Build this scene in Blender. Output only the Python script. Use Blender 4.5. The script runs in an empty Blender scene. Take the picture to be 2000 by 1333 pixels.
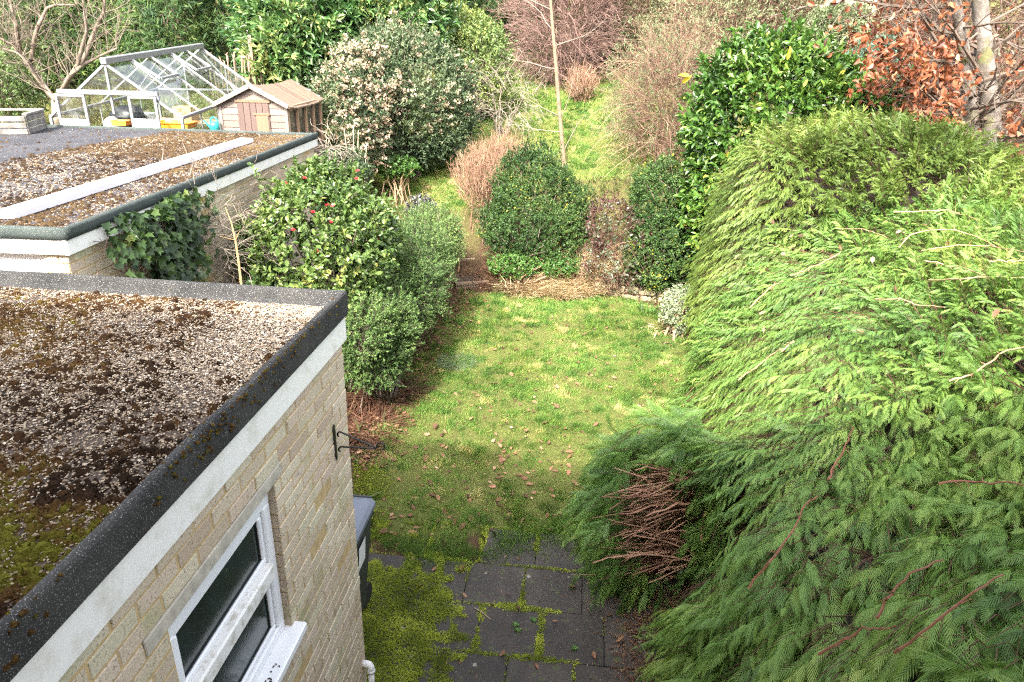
import bpy, math, random
import numpy as np
from math import radians, sin, cos, pi

SC = bpy.context.scene
COL = SC.collection
rng = np.random.default_rng(11)
random.seed(5)

# ------------------------------------------------------------------ camera
H = 3.9                      # eye height above the extension's floor level, metres
F_PX, PITCH, ROLL = 1350.0, 23.0, 1.7
cam = bpy.data.cameras.new("camera")
cam.sensor_width = 36.0
cam.lens = 36.0 * F_PX / 2000.0
cam.clip_start, cam.clip_end = 0.05, 600
camo = bpy.data.objects.new("camera", cam)
COL.objects.link(camo)
_a, _b = radians(90 - PITCH), radians(ROLL)
RX = np.array([[1, 0, 0], [0, cos(_a), -sin(_a)], [0, sin(_a), cos(_a)]])
RZ = np.array([[cos(_b), -sin(_b), 0], [sin(_b), cos(_b), 0], [0, 0, 1]])
CM = RX @ RZ
import mathutils
camo.matrix_world = mathutils.Matrix.Translation((0, 0, H)) @ mathutils.Matrix(CM.tolist()).to_4x4()
SC.camera = camo

# ------------------------------------------------------------------ light
SUN_EL, SUN_A = 42.0, 16.0          # sun low behind the camera, a little to its left
world = bpy.data.worlds.new("World")
SC.world = world
world.use_nodes = True
wn = world.node_tree
sky = wn.nodes.new("ShaderNodeTexSky")
sky.sky_type = 'NISHITA'
sky.sun_disc = False
sky.sun_elevation = radians(SUN_EL)
sky.sun_rotation = radians(180 + SUN_A)
sky.air_density = 0.8
sky.dust_density = 5.0
sky.ozone_density = 0.3
hz = wn.nodes.new("ShaderNodeHueSaturation"); hz.inputs["Saturation"].default_value = 0.40   # thin bright cloud
wn.links.new(sky.outputs[0], hz.inputs["Color"])
wn.links.new(hz.outputs[0], wn.nodes["Background"].inputs[0])
wn.nodes["Background"].inputs[1].default_value = 0.15
sun = bpy.data.lights.new("sun", 'SUN')
sun.energy = 2.0
sun.angle = radians(2.5)
sun.color = (1.0, 0.94, 0.85)
suno = bpy.data.objects.new("sun", sun)
COL.objects.link(suno)
_sd = mathutils.Vector((sin(radians(SUN_A)) * cos(radians(SUN_EL)), cos(radians(SUN_A)) * cos(radians(SUN_EL)), -sin(radians(SUN_EL))))
suno.rotation_euler = _sd.to_track_quat('-Z', 'Y').to_euler()
SC.view_settings.view_transform = 'Standard'
SC.view_settings.look = 'None'
SC.view_settings.exposure = 2.85
SC.view_settings.gamma = 1.0
SC.cycles.use_denoising = False
SC.cycles.sampling_pattern = 'BLUE_NOISE'
SC.cycles.use_adaptive_sampling = False
SC.cycles.sample_clamp_indirect = 4.0
SC.cycles.filter_width = 1.25
SC.cycles.max_bounces = 6
SC.cycles.transparent_max_bounces = 12

# ------------------------------------------------------------------ small maths
CAMP = np.array([0, 0, H])
def ray(px, py):
    return CM @ np.array([(px - 1000) / F_PX, (666.5 - py) / F_PX, -1.0])
def at_z(px, py, z):
    d = ray(px, py); return CAMP + d * ((z - H) / d[2])
def at_d(px, py, D):
    d = ray(px, py); return CAMP + d * (D / d[1])
def proj(P):
    c = (P - CAMP) @ CM
    w = np.maximum(-c[:, 2], 1e-3)
    return 1000 + F_PX * c[:, 0] / w, 666.5 - F_PX * c[:, 1] / w, -c[:, 2]
def norm(v):
    return v / np.maximum(np.linalg.norm(v, axis=-1, keepdims=True), 1e-9)
def sstep(a, b, x):
    t = np.clip((x - a) / (b - a), 0, 1); return t * t * (3 - 2 * t)
_perm = np.random.default_rng(3).random(4096)
def _hash(i, j, k):
    return _perm[(i * 73856093 ^ j * 19349663 ^ k * 83492791) & 4095]
def vnoise(p, f=1.0, seed=0):
    p = np.asarray(p, float) * f + seed * 17.31
    i = np.floor(p).astype(np.int64); t = p - i; t = t * t * (3 - 2 * t)
    r = 0
    for a in (0, 1):
        for b in (0, 1):
            for c in (0, 1):
                w = (t[:, 0] if a else 1 - t[:, 0]) * (t[:, 1] if b else 1 - t[:, 1]) * (t[:, 2] if c else 1 - t[:, 2])
                r = r + w * _hash(i[:, 0] + a, i[:, 1] + b, i[:, 2] + c)
    return r
def fbm(p, f=1.0, seed=0, o=3):
    return sum(vnoise(p, f * 2 ** k, seed + k) * 0.5 ** k for k in range(o)) / sum(0.5 ** k for k in range(o))
def rdir(n):
    return norm(rng.normal(size=(n, 3)))

G0 = -0.2
def terrain(x, y):
    x = np.asarray(x, float); y = np.asarray(y, float)
    right = G0 + 0.66 * sstep(11.75, 12.9, y) + 0.09 * sstep(12.9, 15, y)
    stepz = G0 + 0.75 * np.clip((y - 11.9) / 3.1, 0, 1)
    left = G0 + 0.75 * sstep(7.5, 15, y)
    a = sstep(-0.35, -0.6, x + 0.18 * (y - 12)); b = sstep(-1.3, -2.2, x)
    z = right * (1 - a) + stepz * a
    z = z * (1 - b) + left * b
    z = z + 0.3 * np.clip(y - 15, 0, 10) + 0.12 * np.clip(y - 25, 0, 60)
    z = z + 1.2 * sstep(-3.3, -4.3, x) * sstep(9.5, 11.6, y) * (1 - 0.5 * sstep(13, 18, y))
    return z
def ground(px, py):
    d = ray(px, py)
    t = np.linspace(2, 60, 4000)
    P = CAMP + t[:, None] * d
    k = np.argmax(P[:, 2] < terrain(P[:, 0], P[:, 1]))
    return P[k]
def inpoly(x, y, poly):
    r = np.zeros(len(x), bool); n = len(poly)
    for i in range(n):
        x0, y0 = poly[i][:2]; x1, y1 = poly[(i + 1) % n][:2]
        c = ((y0 > y) != (y1 > y)) & (x < (x1 - x0) * (y - y0) / (y1 - y0 + 1e-12) + x0)
        r ^= c
    return r

# ------------------------------------------------------------------ materials
def mat(name):
    m = bpy.data.materials.new(name); m.use_nodes = True
    nt = m.node_tree
    return m, nt, nt.nodes["Principled BSDF"]
def ramp(nt, cols, src):
    r = nt.nodes.new("ShaderNodeValToRGB")
    e = r.color_ramp.elements
    while len(e) > 1: e.remove(e[-1])
    for i, c in enumerate(cols):
        p, c = c if len(c) == 2 else (i / (len(cols) - 1), c)
        el = e[0] if i == 0 else e.new(p)
        el.position = p; el.color = (*c, 1)
    nt.links.new(src, r.inputs[0]); return r.outputs[0]
def attr(nt, name):
    a = nt.nodes.new("ShaderNodeAttribute"); a.attribute_name = name; return a.outputs["Fac"]
def ncoord(nt, kind="Object"):
    return nt.nodes.new("ShaderNodeTexCoord").outputs[kind]
def noise(nt, scale, detail=4, rough=0.55, vec=None):
    n = nt.nodes.new("ShaderNodeTexNoise"); n.inputs["Scale"].default_value = scale
    n.inputs["Detail"].default_value = detail; n.inputs["Roughness"].default_value = rough
    nt.links.new(vec or ncoord(nt), n.inputs["Vector"]); return n.outputs["Fac"]
def mixc(nt, fac, a, b, mode='MIX'):
    m = nt.nodes.new("ShaderNodeMix"); m.data_type = 'RGBA'; m.blend_type = mode
    for s, v in ((m.inputs[0], fac), (m.inputs[6], a), (m.inputs[7], b)):
        if isinstance(v, bpy.types.NodeSocket): nt.links.new(v, s)
        elif isinstance(v, tuple): s.default_value = (*v, 1)
        else: s.default_value = v
    return m.outputs[2]
def bump(nt, bs, h, strength, dist):
    b = nt.nodes.new("ShaderNodeBump"); b.inputs["Strength"].default_value = strength
    b.inputs["Distance"].default_value = dist
    nt.links.new(h, b.inputs["Height"]); nt.links.new(b.outputs[0], bs.inputs["Normal"])
def mthr(nt, src, a, b):
    r = nt.nodes.new("ShaderNodeMapRange"); r.inputs[1].default_value = a; r.inputs[2].default_value = b
    nt.links.new(src, r.inputs[0]); return r.outputs[0]

def leafmat(name, cols, rough=0.5, trans=0.3, spec=0.4):
    m, nt, bs = mat(name)
    c = ramp(nt, cols, attr(nt, "tint"))
    nt.links.new(c, bs.inputs["Base Color"])
    bs.inputs["Roughness"].default_value = rough
    bs.inputs["Specular IOR Level"].default_value = spec
    if trans > 0:
        t = nt.nodes.new("ShaderNodeBsdfTranslucent")
        tc = mixc(nt, 1.0, c, (1.0, 1.0, 0.55), 'MULTIPLY')
        nt.links.new(tc, t.inputs[0])
        mx = nt.nodes.new("ShaderNodeMixShader"); mx.inputs[0].default_value = trans
        nt.links.new(bs.outputs[0], mx.inputs[1]); nt.links.new(t.outputs[0], mx.inputs[2])
        nt.links.new(mx.outputs[0], nt.nodes["Material Output"].inputs[0])
    return m
def plain(name, c, rough=0.6, var=0.25, scale=12, c2=None, bumps=0.0, bscale=60, bdist=0.01, metal=0.0, spec=0.5, lo=0.35, hi=0.7):
    m, nt, bs = mat(name)
    n = noise(nt, scale)
    c2 = c2 or tuple(x * (1 - var) for x in c)
    nt.links.new(mixc(nt, mthr(nt, n, lo, hi), c, c2), bs.inputs["Base Color"])
    bs.inputs["Roughness"].default_value = rough; bs.inputs["Metallic"].default_value = metal
    bs.inputs["Specular IOR Level"].default_value = spec
    if bumps: bump(nt, bs, noise(nt, bscale), bumps, bdist)
    return m

# ------------------------------------------------------------------ mesh building
class Geo:
    def __init__(s): s.v = []; s.n = 0; s.f = {3: [], 4: []}; s.t = {3: [], 4: []}; s.m = {3: [], 4: []}
    def add(s, V, F, tint=0.5, mi=0):
        V = np.asarray(V, float).reshape(-1, 3); F = np.asarray(F, np.int64)
        if len(F) == 0: return
        k = F.shape[1]
        s.v.append(V); s.f[k].append(F + s.n); s.n += len(V)
        s.t[k].append(np.broadcast_to(np.asarray(tint, float), (len(F),)))
        s.m[k].append(np.full(len(F), mi))
    def obj(s, name, mats, parent=None, smooth=False, world=True):
        me = bpy.data.meshes.new(name)
        V = np.concatenate(s.v)
        li, ls, tt, mm = [], [], [], []; off = 0
        for k in (3, 4):
            if not s.f[k]: continue
            f = np.concatenate(s.f[k]); li.append(f.ravel()); ls.append(off + np.arange(len(f)) * k); off += f.size
            tt.append(np.concatenate(s.t[k])); mm.append(np.concatenate(s.m[k]))
        li = np.concatenate(li); ls = np.concatenate(ls)
        if parent is not None and world:
            mw = np.array(parent_world(parent).inverted()); V = V @ mw[:3, :3].T + mw[:3, 3]
        me.vertices.add(len(V)); me.vertices.foreach_set("co", V.astype(np.float32).ravel())
        me.loops.add(len(li)); me.loops.foreach_set("vertex_index", li.astype(np.int32))
        me.polygons.add(len(ls)); me.polygons.foreach_set("loop_start", ls.astype(np.int32))
        me.polygons.foreach_set("material_index", np.concatenate(mm).astype(np.int32))
        me.polygons.foreach_set("use_smooth", np.full(len(ls), smooth))
        me.update(calc_edges=True)
        a = me.attributes.new("tint", 'FLOAT', 'FACE'); a.data.foreach_set("value", np.concatenate(tt).astype(np.float32))
        for m in (mats if isinstance(mats, (list, tuple)) else [mats]): me.materials.append(m)
        o = bpy.data.objects.new(name, me); COL.objects.link(o)
        if parent is not None: o.parent = parent
        return o
def parent_world(o):
    m = o.matrix_basis.copy()
    while o.parent is not None:
        o = o.parent; m = o.matrix_basis @ m
    return m
def tag(o, label=None, cat=None, group=None, kind=None):
    if label: o['label'] = label
    if cat: o['category'] = cat
    if group: o['group'] = group
    if kind: o['kind'] = kind
    return o
def thing(name, label, cat, loc=(0, 0, 0), rz=0.0, group=None):
    o = bpy.data.objects.new(name, None); COL.objects.link(o)
    o.empty_display_size = 0.2
    o.location = tuple(float(c) for c in loc); o.rotation_euler = (0, 0, rz)
    return tag(o, label, cat, group)

def box(g, lo, hi, b=0.0, tint=0.5, mi=0, M=None):
    """box with chamfered edges; M = optional (3x3, offset) placing it"""
    lo = np.array(lo, float); hi = np.array(hi, float)
    c = (lo + hi) / 2; h = (hi - lo) / 2
    V = []; idx = {}
    b = min(b, *(h * 0.9)) if b > 0 else 0
    sg = [(-1, -1, -1), (1, -1, -1), (1, 1, -1), (-1, 1, -1), (-1, -1, 1), (1, -1, 1), (1, 1, 1), (-1, 1, 1)]
    if b == 0:
        V = np.array([c + h * np.array(s) for s in sg])
        Q = [(0, 3, 2, 1), (4, 5, 6, 7), (0, 1, 5, 4), (1, 2, 6, 5), (2, 3, 7, 6), (3, 0, 4, 7)]; T = []
    else:
        for s in sg:
            for ax in range(3):
                p = h - b; p[ax] = h[ax]; idx[(s, ax)] = len(V); V.append(c + p * np.array(s))
        V = np.array(V); Q = []; T = []
        fs = [((0, 3, 2, 1), 2), ((4, 5, 6, 7), 2), ((0, 1, 5, 4), 1), ((1, 2, 6, 5), 0), ((2, 3, 7, 6), 1), ((3, 0, 4, 7), 0)]
        for f, ax in fs: Q.append([idx[(sg[i], ax)] for i in f])
        for i in range(8):
            for j in range(i + 1, 8):
                d = [k for k in range(3) if sg[i][k] != sg[j][k]]
                if len(d) == 1:
                    a1, a2 = [k for k in range(3) if k != d[0]]
                    q = [idx[(sg[i], a1)], idx[(sg[j], a1)], idx[(sg[j], a2)], idx[(sg[i], a2)]]
                    nn = np.cross(V[q[1]] - V[q[0]], V[q[2]] - V[q[0]])
                    if nn @ (V[q].mean(0) - c) < 0: q = q[::-1]
                    Q.append(q)
            t = [idx[(sg[i], k)] for k in range(3)]
            if np.cross(V[t[1]] - V[t[0]], V[t[2]] - V[t[0]]) @ (V[t].mean(0) - c) < 0: t = t[::-1]
            T.append(t)
    if M is not None: V = V @ np.asarray(M[0]).T + np.asarray(M[1])
    n0 = g.n
    g.v.append(V); g.n += len(V)
    g.f[4].append(np.array(Q) + n0); g.t[4].append(np.full(len(Q), tint)); g.m[4].append(np.full(len(Q), mi))
    if T:
        g.f[3].append(np.array(T) + n0); g.t[3].append(np.full(len(T), tint)); g.m[3].append(np.full(len(T), mi))

def beam(g, p, q, w, h, b=0.0, tint=0.5, mi=0, up=(0, 0, 1)):
    p = np.array(p, float); q = np.array(q, float)
    d = q - p; L = np.linalg.norm(d); y = d / L
    x = np.cross(y, np.array(up, float)); x /= np.linalg.norm(x); z = np.cross(x, y)
    box(g, (-w / 2, 0, -h / 2), (w / 2, L, h / 2), b, tint, mi, (np.array([x, y, z]).T, p))

def tubes(g, P, R, sides=3, tint=0.5, mi=0):
    """P (n,k,3) centre lines, R (n,k) radii"""
    P = np.asarray(P, float); R = np.asarray(R, float)
    n, k = P.shape[:2]
    T = norm(np.gradient(P, axis=1))
    ref = np.where(np.abs(T[:, :1, 2:]) > 0.9, np.array([1.0, 0, 0]), np.array([0, 0, 1.0]))
    ref = np.broadcast_to(ref, T.shape)
    X = norm(np.cross(T, ref)); Y = np.cross(T, X)
    a = np.arange(sides) * 2 * pi / sides
    V = P[:, :, None] + R[:, :, None, None] * (X[:, :, None] * np.cos(a)[:, None] + Y[:, :, None] * np.sin(a)[:, None])
    i, j, s = np.meshgrid(np.arange(n), np.arange(k - 1), np.arange(sides), indexing='ij')
    s2 = (s + 1) % sides
    q = np.stack([(i * k + j) * sides + s, (i * k + j) * sides + s2, (i * k + j + 1) * sides + s2, (i * k + j + 1) * sides + s], -1).reshape(-1, 4)
    t = np.repeat(np.broadcast_to(np.asarray(tint, float), (n,)), (k - 1) * sides)
    g.add(V.reshape(-1, 3), q, t, mi)
def tube1(g, pts, r, sides=8, tint=0.5, mi=0, cap=True):
    pts = np.array(pts, float); r = np.broadcast_to(np.asarray(r, float), (len(pts),)).copy()
    if cap:
        d0 = norm(pts[0] - pts[1]) * 1e-4; d1 = norm(pts[-1] - pts[-2]) * 1e-4
        pts = np.concatenate([[pts[0] + d0], pts, [pts[-1] + d1]]); r = np.concatenate([[1e-5], r, [1e-5]])
    tubes(g, pts[None], r[None], sides, tint, mi)

# leaf outlines: x across, y along, z up
LEAF4 = (np.array([(0, 0, 0), (.5, .42, .1), (0, 1, -.05), (-.5, .42, .1)]), np.array([(0, 1, 2), (0, 2, 3)]))
LEAF8 = (np.array([(0, 0, 0), (.36, .2, .07), (.5, .5, .12), (.3, .8, .06), (0, 1, -.1), (-.3, .8, .06), (-.5, .5, .12), (-.36, .2, .07), (0, .5, .0)]),
         np.array([(0, 1, 8), (1, 2, 8), (2, 3, 8), (3, 4, 8), (4, 5, 8), (5, 6, 8), (6, 7, 8), (7, 0, 8)]))
BLADE = (np.array([(-.5, 0, 0), (.5, 0, 0), (0, 1, 0)]), np.array([(0, 1, 2)]))
BLADE2 = (np.array([(-.5, 0, 0), (.5, 0, 0), (-.35, .55, .06), (.35, .55, .06), (0, 1, .3)]), np.array([(0, 1, 3), (0, 3, 2), (2, 3, 4)]))
_oak = [(.06, 0), (.12, .14), (.34, .2), (.24, .34), (.5, .46), (.3, .58), (.42, .76), (.2, .82), (0, 1.0)]
_ol = [(x, y) for x, y in _oak] + [(-x, y) for x, y in _oak[-2::-1]]
OAK = (np.array([(x, y, .25 * abs(x) + .18 * (y - .5) ** 2 * 2) for x, y in _ol] + [(0, .5, 0)]),
       np.array([(i, (i + 1) % len(_ol), len(_ol)) for i in range(len(_ol))]))
_ivy = [(.05, 0), (.45, -.05), (.36, .25), (.5, .5), (.2, .55), (0, 1.0)]
_il = [(x, y) for x, y in _ivy] + [(-x, y) for x, y in _ivy[-2::-1]]
IVY = (np.array([(x, y, .1 * abs(x)) for x, y in _il] + [(0, .4, -.04)]),
       np.array([(i, (i + 1) % len(_il), len(_il)) for i in range(len(_il))]))
def frond(nb, sub, droop=.3, w=.05):
    V = []; F = []; T = []
    def tri(a, b, c, t):
        i = len(V); V.extend([a, b, c]); F.append((i, i + 1, i + 2)); T.append(t)
    tri((-.012, 0), (.012, 0), (0, .98), -.1)
    for i in range(nb):
        y = .04 + .86 * i / nb
        for s in (-1, 1):
            yy = y + (.43 / nb if s > 0 else 0)
            l = (.38 * (1 - yy) ** .6 + .06) * (0.75 + .25 * min(1, yy * 6)) * (.85 + .3 * ((i * 7 + (s > 0) * 3) % 5) / 5)
            a = radians(34 - 10 * yy)
            d = np.array([s * sin(a), cos(a)]); p = np.array([s * d[1], -s * d[0]])
            b = np.array([0, yy])
            tri(b - p * w * .5, b + p * w * .5, b + d * l * .6 + p * w * .7, .0)
            tri(b - p * w * .5, b + d * l * .6 + p * w * .7, b + d * l, .05)
            for j in range(sub):
                u = .18 + .62 * j / max(1, sub)
                ll = l * .42 * (1 - u * .7)
                for s2 in (-1, 1):
                    a2 = a + s2 * radians(38); d2 = np.array([s * sin(a2), cos(a2)])
                    bb = b + d * l * (u + (.08 if s2 > 0 else 0)); p2 = np.array([d2[1], -d2[0]])
                    tri(bb - p2 * .014, bb + p2 * .014, bb + d2 * ll, .06)
    V = np.array(V); z = -droop * V[:, 1] ** 2 - .35 * np.abs(V[:, 0]) ** 1.5
    return np.column_stack([V, z]), np.array(F), np.array(T)
FR_NEAR, FR_MID, FR_FAR = frond(8, 0, .3, .026), frond(6, 0, .3, .05), frond(4, 0, .3, .10)

def leaves(g, P, A, N, L, W, tint, tm, mi=0, zs=None):
    n = len(P)
    if n == 0: return
    A = norm(A); X = norm(np.cross(A, N)); Z = np.cross(X, A)
    L = np.broadcast_to(L, (n,)); W = np.broadcast_to(W, (n,))
    zs = L if zs is None else np.broadcast_to(zs, (n,))
    tv, tf = tm[0], tm[1]
    V = P[:, None] + X[:, None] * (tv[:, 0] * W[:, None])[..., None] + A[:, None] * (tv[:, 1] * L[:, None])[..., None] + Z[:, None] * (tv[:, 2] * zs[:, None])[..., None]
    F = (np.arange(n) * len(tv))[:, None, None] + tf
    t = np.repeat(np.broadcast_to(tint, (n,)), len(tf))
    if len(tm) > 2: t = t + np.tile(tm[2], n)
    g.add(V.reshape(-1, 3), F.reshape(-1, 3), np.clip(t, 0, 1), mi)

# ------------------------------------------------------------------ plants
def ell(x0, y0, x1, y1, D, ry=None):
    """a crown lobe that spans these photo pixels at ground distance D"""
    c = at_d((x0 + x1) / 2, (y0 + y1) / 2, D)
    k = np.linalg.norm(c - CAMP) / F_PX
    rx, rz = (x1 - x0) / 2 * k * 0.95, (y1 - y0) / 2 * k
    return c, np.array([rx, ry or rx, rz]) * .90
def crown_points(ells, n, lump=.18, lf=1.6, shell=(.74, 1.0), front=True, seed=0):
    w = np.array([np.prod(r) ** (2 / 3) for c, r in ells]); w /= w.sum()
    Ps, Ns = [], []
    for (c, r), ww in zip(ells, w):
        m = int(n * ww * 2.6) + 20
        d = rdir(m)
        s = 1 + lump * 2 * (fbm(d * (r / r.mean()), lf * 1.5, seed, 2) - .5) + lump * 1.4 * (vnoise(d, 5, seed + 5) - .5)
        p = c + d * r * (s * rng.uniform(*shell, m) ** .6)[:, None]
        nn = norm(d / r)
        ok = p[:, 2] > terrain(p[:, 0], p[:, 1]) + .02
        for (c2, r2) in ells:
            if c2 is c: continue
            ok &= (((p - c2) / r2) ** 2).sum(1) > .62
        if front:
            f = (nn * norm(CAMP - p)).sum(1)
            ok &= (f > -.3) | (rng.random(m) < .22)
        p, nn = p[ok], nn[ok]
        k = int(n * ww) + 1
        Ps.append(p[:k]); Ns.append(nn[:k])
    return np.concatenate(Ps), np.concatenate(Ns)
UP = np.array([0, 0, 1.0])
def clusters(g, P, N, m, tl, L, W, tm, up=.4, spread=.9, tj=.2, seed=0, mi=0, tbias=0., nf=.9, twig=None, flat=.5):
    n = len(P)
    dirs = norm(N * .8 + UP * up + rng.normal(size=(n, 3)) * .35)
    ct = .5 + tbias + (fbm(P, nf, seed, 2) - .5) * .9 + rng.normal(0, tj * .5, n)
    t = rng.uniform(.05, 1, (n, m)); k = n * m
    pos = (P[:, None] + dirs[:, None] * (t * tl)[..., None]).reshape(k, 3)
    D2 = np.repeat(dirs, m, 0)
    ax = norm(D2 * (.45 + .5 * t.reshape(k, 1)) + rdir(k) * spread)
    nm = norm(np.repeat(N, m, 0) * .5 + UP * flat + rdir(k) * .55)
    s = rng.uniform(.65, 1.15, k)
    tint = np.repeat(ct, m) + rng.normal(0, tj * .6, k)
    leaves(g, pos, ax, nm, L * s, W * s, np.clip(tint, 0, 1), tm, mi)
    if twig is not None:
        e = P + dirs * tl
        s0 = P - N * tl * .8
        tubes(g, np.stack([s0, (s0 + e) / 2 + rdir(n) * tl * .08, e], 1), np.tile([twig, twig * .8, twig * .3], (n, 1)), 3, .5, 1)
def stems(g, base, P, r0, n, k=6, wob=.12, tint=.5, mi=0, sides=5):
    if len(P) == 0: return
    S = P[rng.integers(0, len(P), n)]
    base = np.asarray(base, float)
    t = np.linspace(0, 1, k)[None, :, None]
    b = base + rng.normal(0, .12, (n, 3)) * np.array([1, 1, 0.05])
    b[:, 2] = terrain(b[:, 0], b[:, 1]) - .05
    hgt = np.linalg.norm(S - b, axis=1)
    ctl = b + (S - b) * np.array([.35, .35, .75])
    Pp = b[:, None] * (1 - t) ** 2 + ctl[:, None] * 2 * t * (1 - t) + S[:, None] * t ** 2
    Pp[:, 1:-1] += rng.normal(0, 1, (n, k - 2, 3)) * (wob * hgt * .25)[:, None, None]
    R = r0 * rng.uniform(.5, 1.1, (n, 1)) * (1 - .8 * np.linspace(0, 1, k))[None]
    tubes(g, Pp, R, sides, tint, mi)

def shrub(name, label, cat, ells, leafm, twigm, n, L, W, tm=LEAF4, m=8, tl=.16, base=None, lump=.25, lf=1.6, group=None, inner=.35, up=.4, tj=.2,
          nstem=24, r0=.02, seed=0, twig=None, shell=(.64, 1.0), spread=.9, tbias=0., front=True, flat=.5, part='foliage', stray=.09):
    c = ells[0][0]
    bx = base if base is not None else (c[0], c[1], 0)
    b = np.array([bx[0], bx[1], float(terrain(bx[0], bx[1]))])
    th = thing(name, label, cat, b, 0, group)
    P, N = crown_points(ells, n, lump, lf, shell, front, seed)
    stray = stray if n >= 450 else 0
    if stray > 0:
        # stray shoots that break the outline
        i = rng.integers(0, len(P), int(len(P) * stray)); i = i[vnoise(P[i], 1.7, seed + 2) > .45]
        rm = np.mean([r.mean() for c_, r in ells]); d = norm(N[i] * .5 + UP * .55 + rng.normal(size=(len(i), 3)) * .3); l = rng.uniform(.06, .34, len(i)) * rm
        Ps, Ns = P[i] + d * l[:, None], d
        P0 = P; P = np.concatenate([P, Ps, P[i] + d * l[:, None] * .5]); N = np.concatenate([N, Ns, Ns])
    g = Geo(); clusters(g, P, N, m, tl, L, W, tm, up, spread, tj, seed, 0, tbias, .9, twig, flat)
    if inner > 0:
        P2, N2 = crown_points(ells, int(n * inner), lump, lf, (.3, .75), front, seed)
        clusters(g, P2, N2, m, tl * 1.3, L * 1.15, W * 1.15, tm, up, spread, tj, seed, 0, tbias - .12, .9, None, flat)  # inner leaves tinted darker: shade in the gaps put into their colour
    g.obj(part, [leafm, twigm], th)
    gs = Geo(); stems(gs, b, P, r0, nstem)
    if stray > 0:
        e = P0[i] + d * l[:, None]; tubes(gs, np.stack([P0[i] - d * .22, (P0[i] + e) / 2 + rdir(len(i)) * .01, e], 1), np.tile([r0 * .3, r0 * .22, r0 * .1], (len(i), 1)), 3, .5)
    gs.obj('stem', twigm, th)
    return th, P, N

def grow(base, d, L, r, lev, nch, out, k=6, wob=.12, ang=45, grav=0., ratio=.62, start=.25, rr=.5, rnd=None):
    rnd = rnd or random
    pts = [np.array(base, float)]; dd = np.array(d, float)
    for i in range(k - 1):
        dd = dd + np.array([rnd.gauss(0, wob), rnd.gauss(0, wob), rnd.gauss(0, wob) + grav]); dd /= np.linalg.norm(dd)
        pts.append(pts[-1] + dd * L / (k - 1))
    pts = np.array(pts); taper = .35 if lev > 0 else .12
    out.setdefault(lev, []).append((pts, np.linspace(r, r * taper, k)))
    if lev == 0: return
    n = nch[lev] if isinstance(nch, dict) else nch
    for c in range(n):
        t = start + (1 - start) * (c + rnd.random()) / n
        f = t * (k - 1); i = min(int(f), k - 2)
        p = pts[i] + (pts[i + 1] - pts[i]) * (f - i); ax = pts[i + 1] - pts[i]; ax /= np.linalg.norm(ax)
        q = np.array([rnd.gauss(0, 1) for _ in range(3)]); q -= ax * (q @ ax); q /= np.linalg.norm(q)
        a = radians(ang * rnd.uniform(.6, 1.3))
        grow(p, ax * cos(a) + q * sin(a), L * ratio * rnd.uniform(.7, 1.2) * (1.15 - .4 * t), r * (1 - .65 * t) * rr, lev - 1, nch, out, k, wob * 1.15, ang, grav, ratio, start, rr, rnd)
def branch_geo(g, out, sides={3: 9, 2: 6, 1: 4, 0: 3}, tint=.5, mi=0, lo=0):
    for lev, lst in out.items():
        if lev < lo: continue
        for k in sorted({len(p) for p, r in lst}):
            tubes(g, np.array([p for p, r in lst if len(p) == k]), np.array([r for p, r in lst if len(p) == k]), sides.get(lev, 5), tint, mi)
def twig_cloud(g, P, N, L, r, up=.3, wob=.3, k=4, mi=0, arch=0., tint=.5, sides=3, out=.8, sub=0):
    n = len(P)
    d = norm(N * out + UP * up + rng.normal(size=(n, 3)) * wob)
    L = L * rng.uniform(.5, 1.3, n)
    pts = [P]
    for i in range(k - 1):
        d = norm(d + rng.normal(size=(n, 3)) * wob * .3 + np.array([0, 0, -arch]))
        pts.append(pts[-1] + d * (L / (k - 1))[:, None])
    Pt = np.stack(pts, 1)
    rad = r * rng.uniform(.6, 1.4, (n, 1)) * np.linspace(1, .3, k)[None]
    tubes(g, Pt, rad, sides, tint if np.ndim(tint) else np.clip(tint + rng.normal(0, .2, n), 0, 1), mi)
    if sub:
        i = rng.integers(0, n, n * sub); f = rng.integers(1, k, n * sub)
        b = Pt[i, f]; dd = norm(norm(Pt[i, f] - Pt[i, f - 1]) + rdir(n * sub) * .8)
        l = L[i] * rng.uniform(.2, .45, n * sub)
        tubes(g, np.stack([b, b + dd * (l * .5)[:, None], b + norm(dd + rdir(n * sub) * .3) * l[:, None]], 1),
              np.tile([r * .6, r * .45, r * .2], (n * sub, 1)), 3, np.clip(.5 + rng.normal(0, .2, n * sub), 0, 1), mi)
    return Pt[:, -1]

# ================================================================== SETTING
AZ = radians(5.3)
HN = np.array([cos(AZ), -sin(AZ), 0]); HY = np.array([sin(AZ), cos(AZ), 0])
HC = np.array([-.94, 3.51, 0])                 # far corner of the extension's walls
def hw(x, y, z): return HC + HN * x + HY * y + np.array([0, 0, z])
LAWN = [ground(*p)[:2] for p in ((735, 1062), (712, 900), (748, 838), (795, 735), (860, 640), (905, 575), (985, 560), (1180, 560), (1345, 625))] + [np.array([2.9, 10.3]), np.array([1.55, 5.5]), np.array([1.2, 4.95]), ground(1040, 1085)[:2], ground(960, 1050)[:2]]
UPLAWN = [ground(*p)[:2] for p in ((735, 350), (800, 397), (880, 412), (925, 405), (980, 372), (1150, 352), (1345, 345))] + [np.array(p) for p in ((4.5, 17.), (4.0, 24.), (-2.5, 24.), (-4.2, 17.5))]

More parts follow.
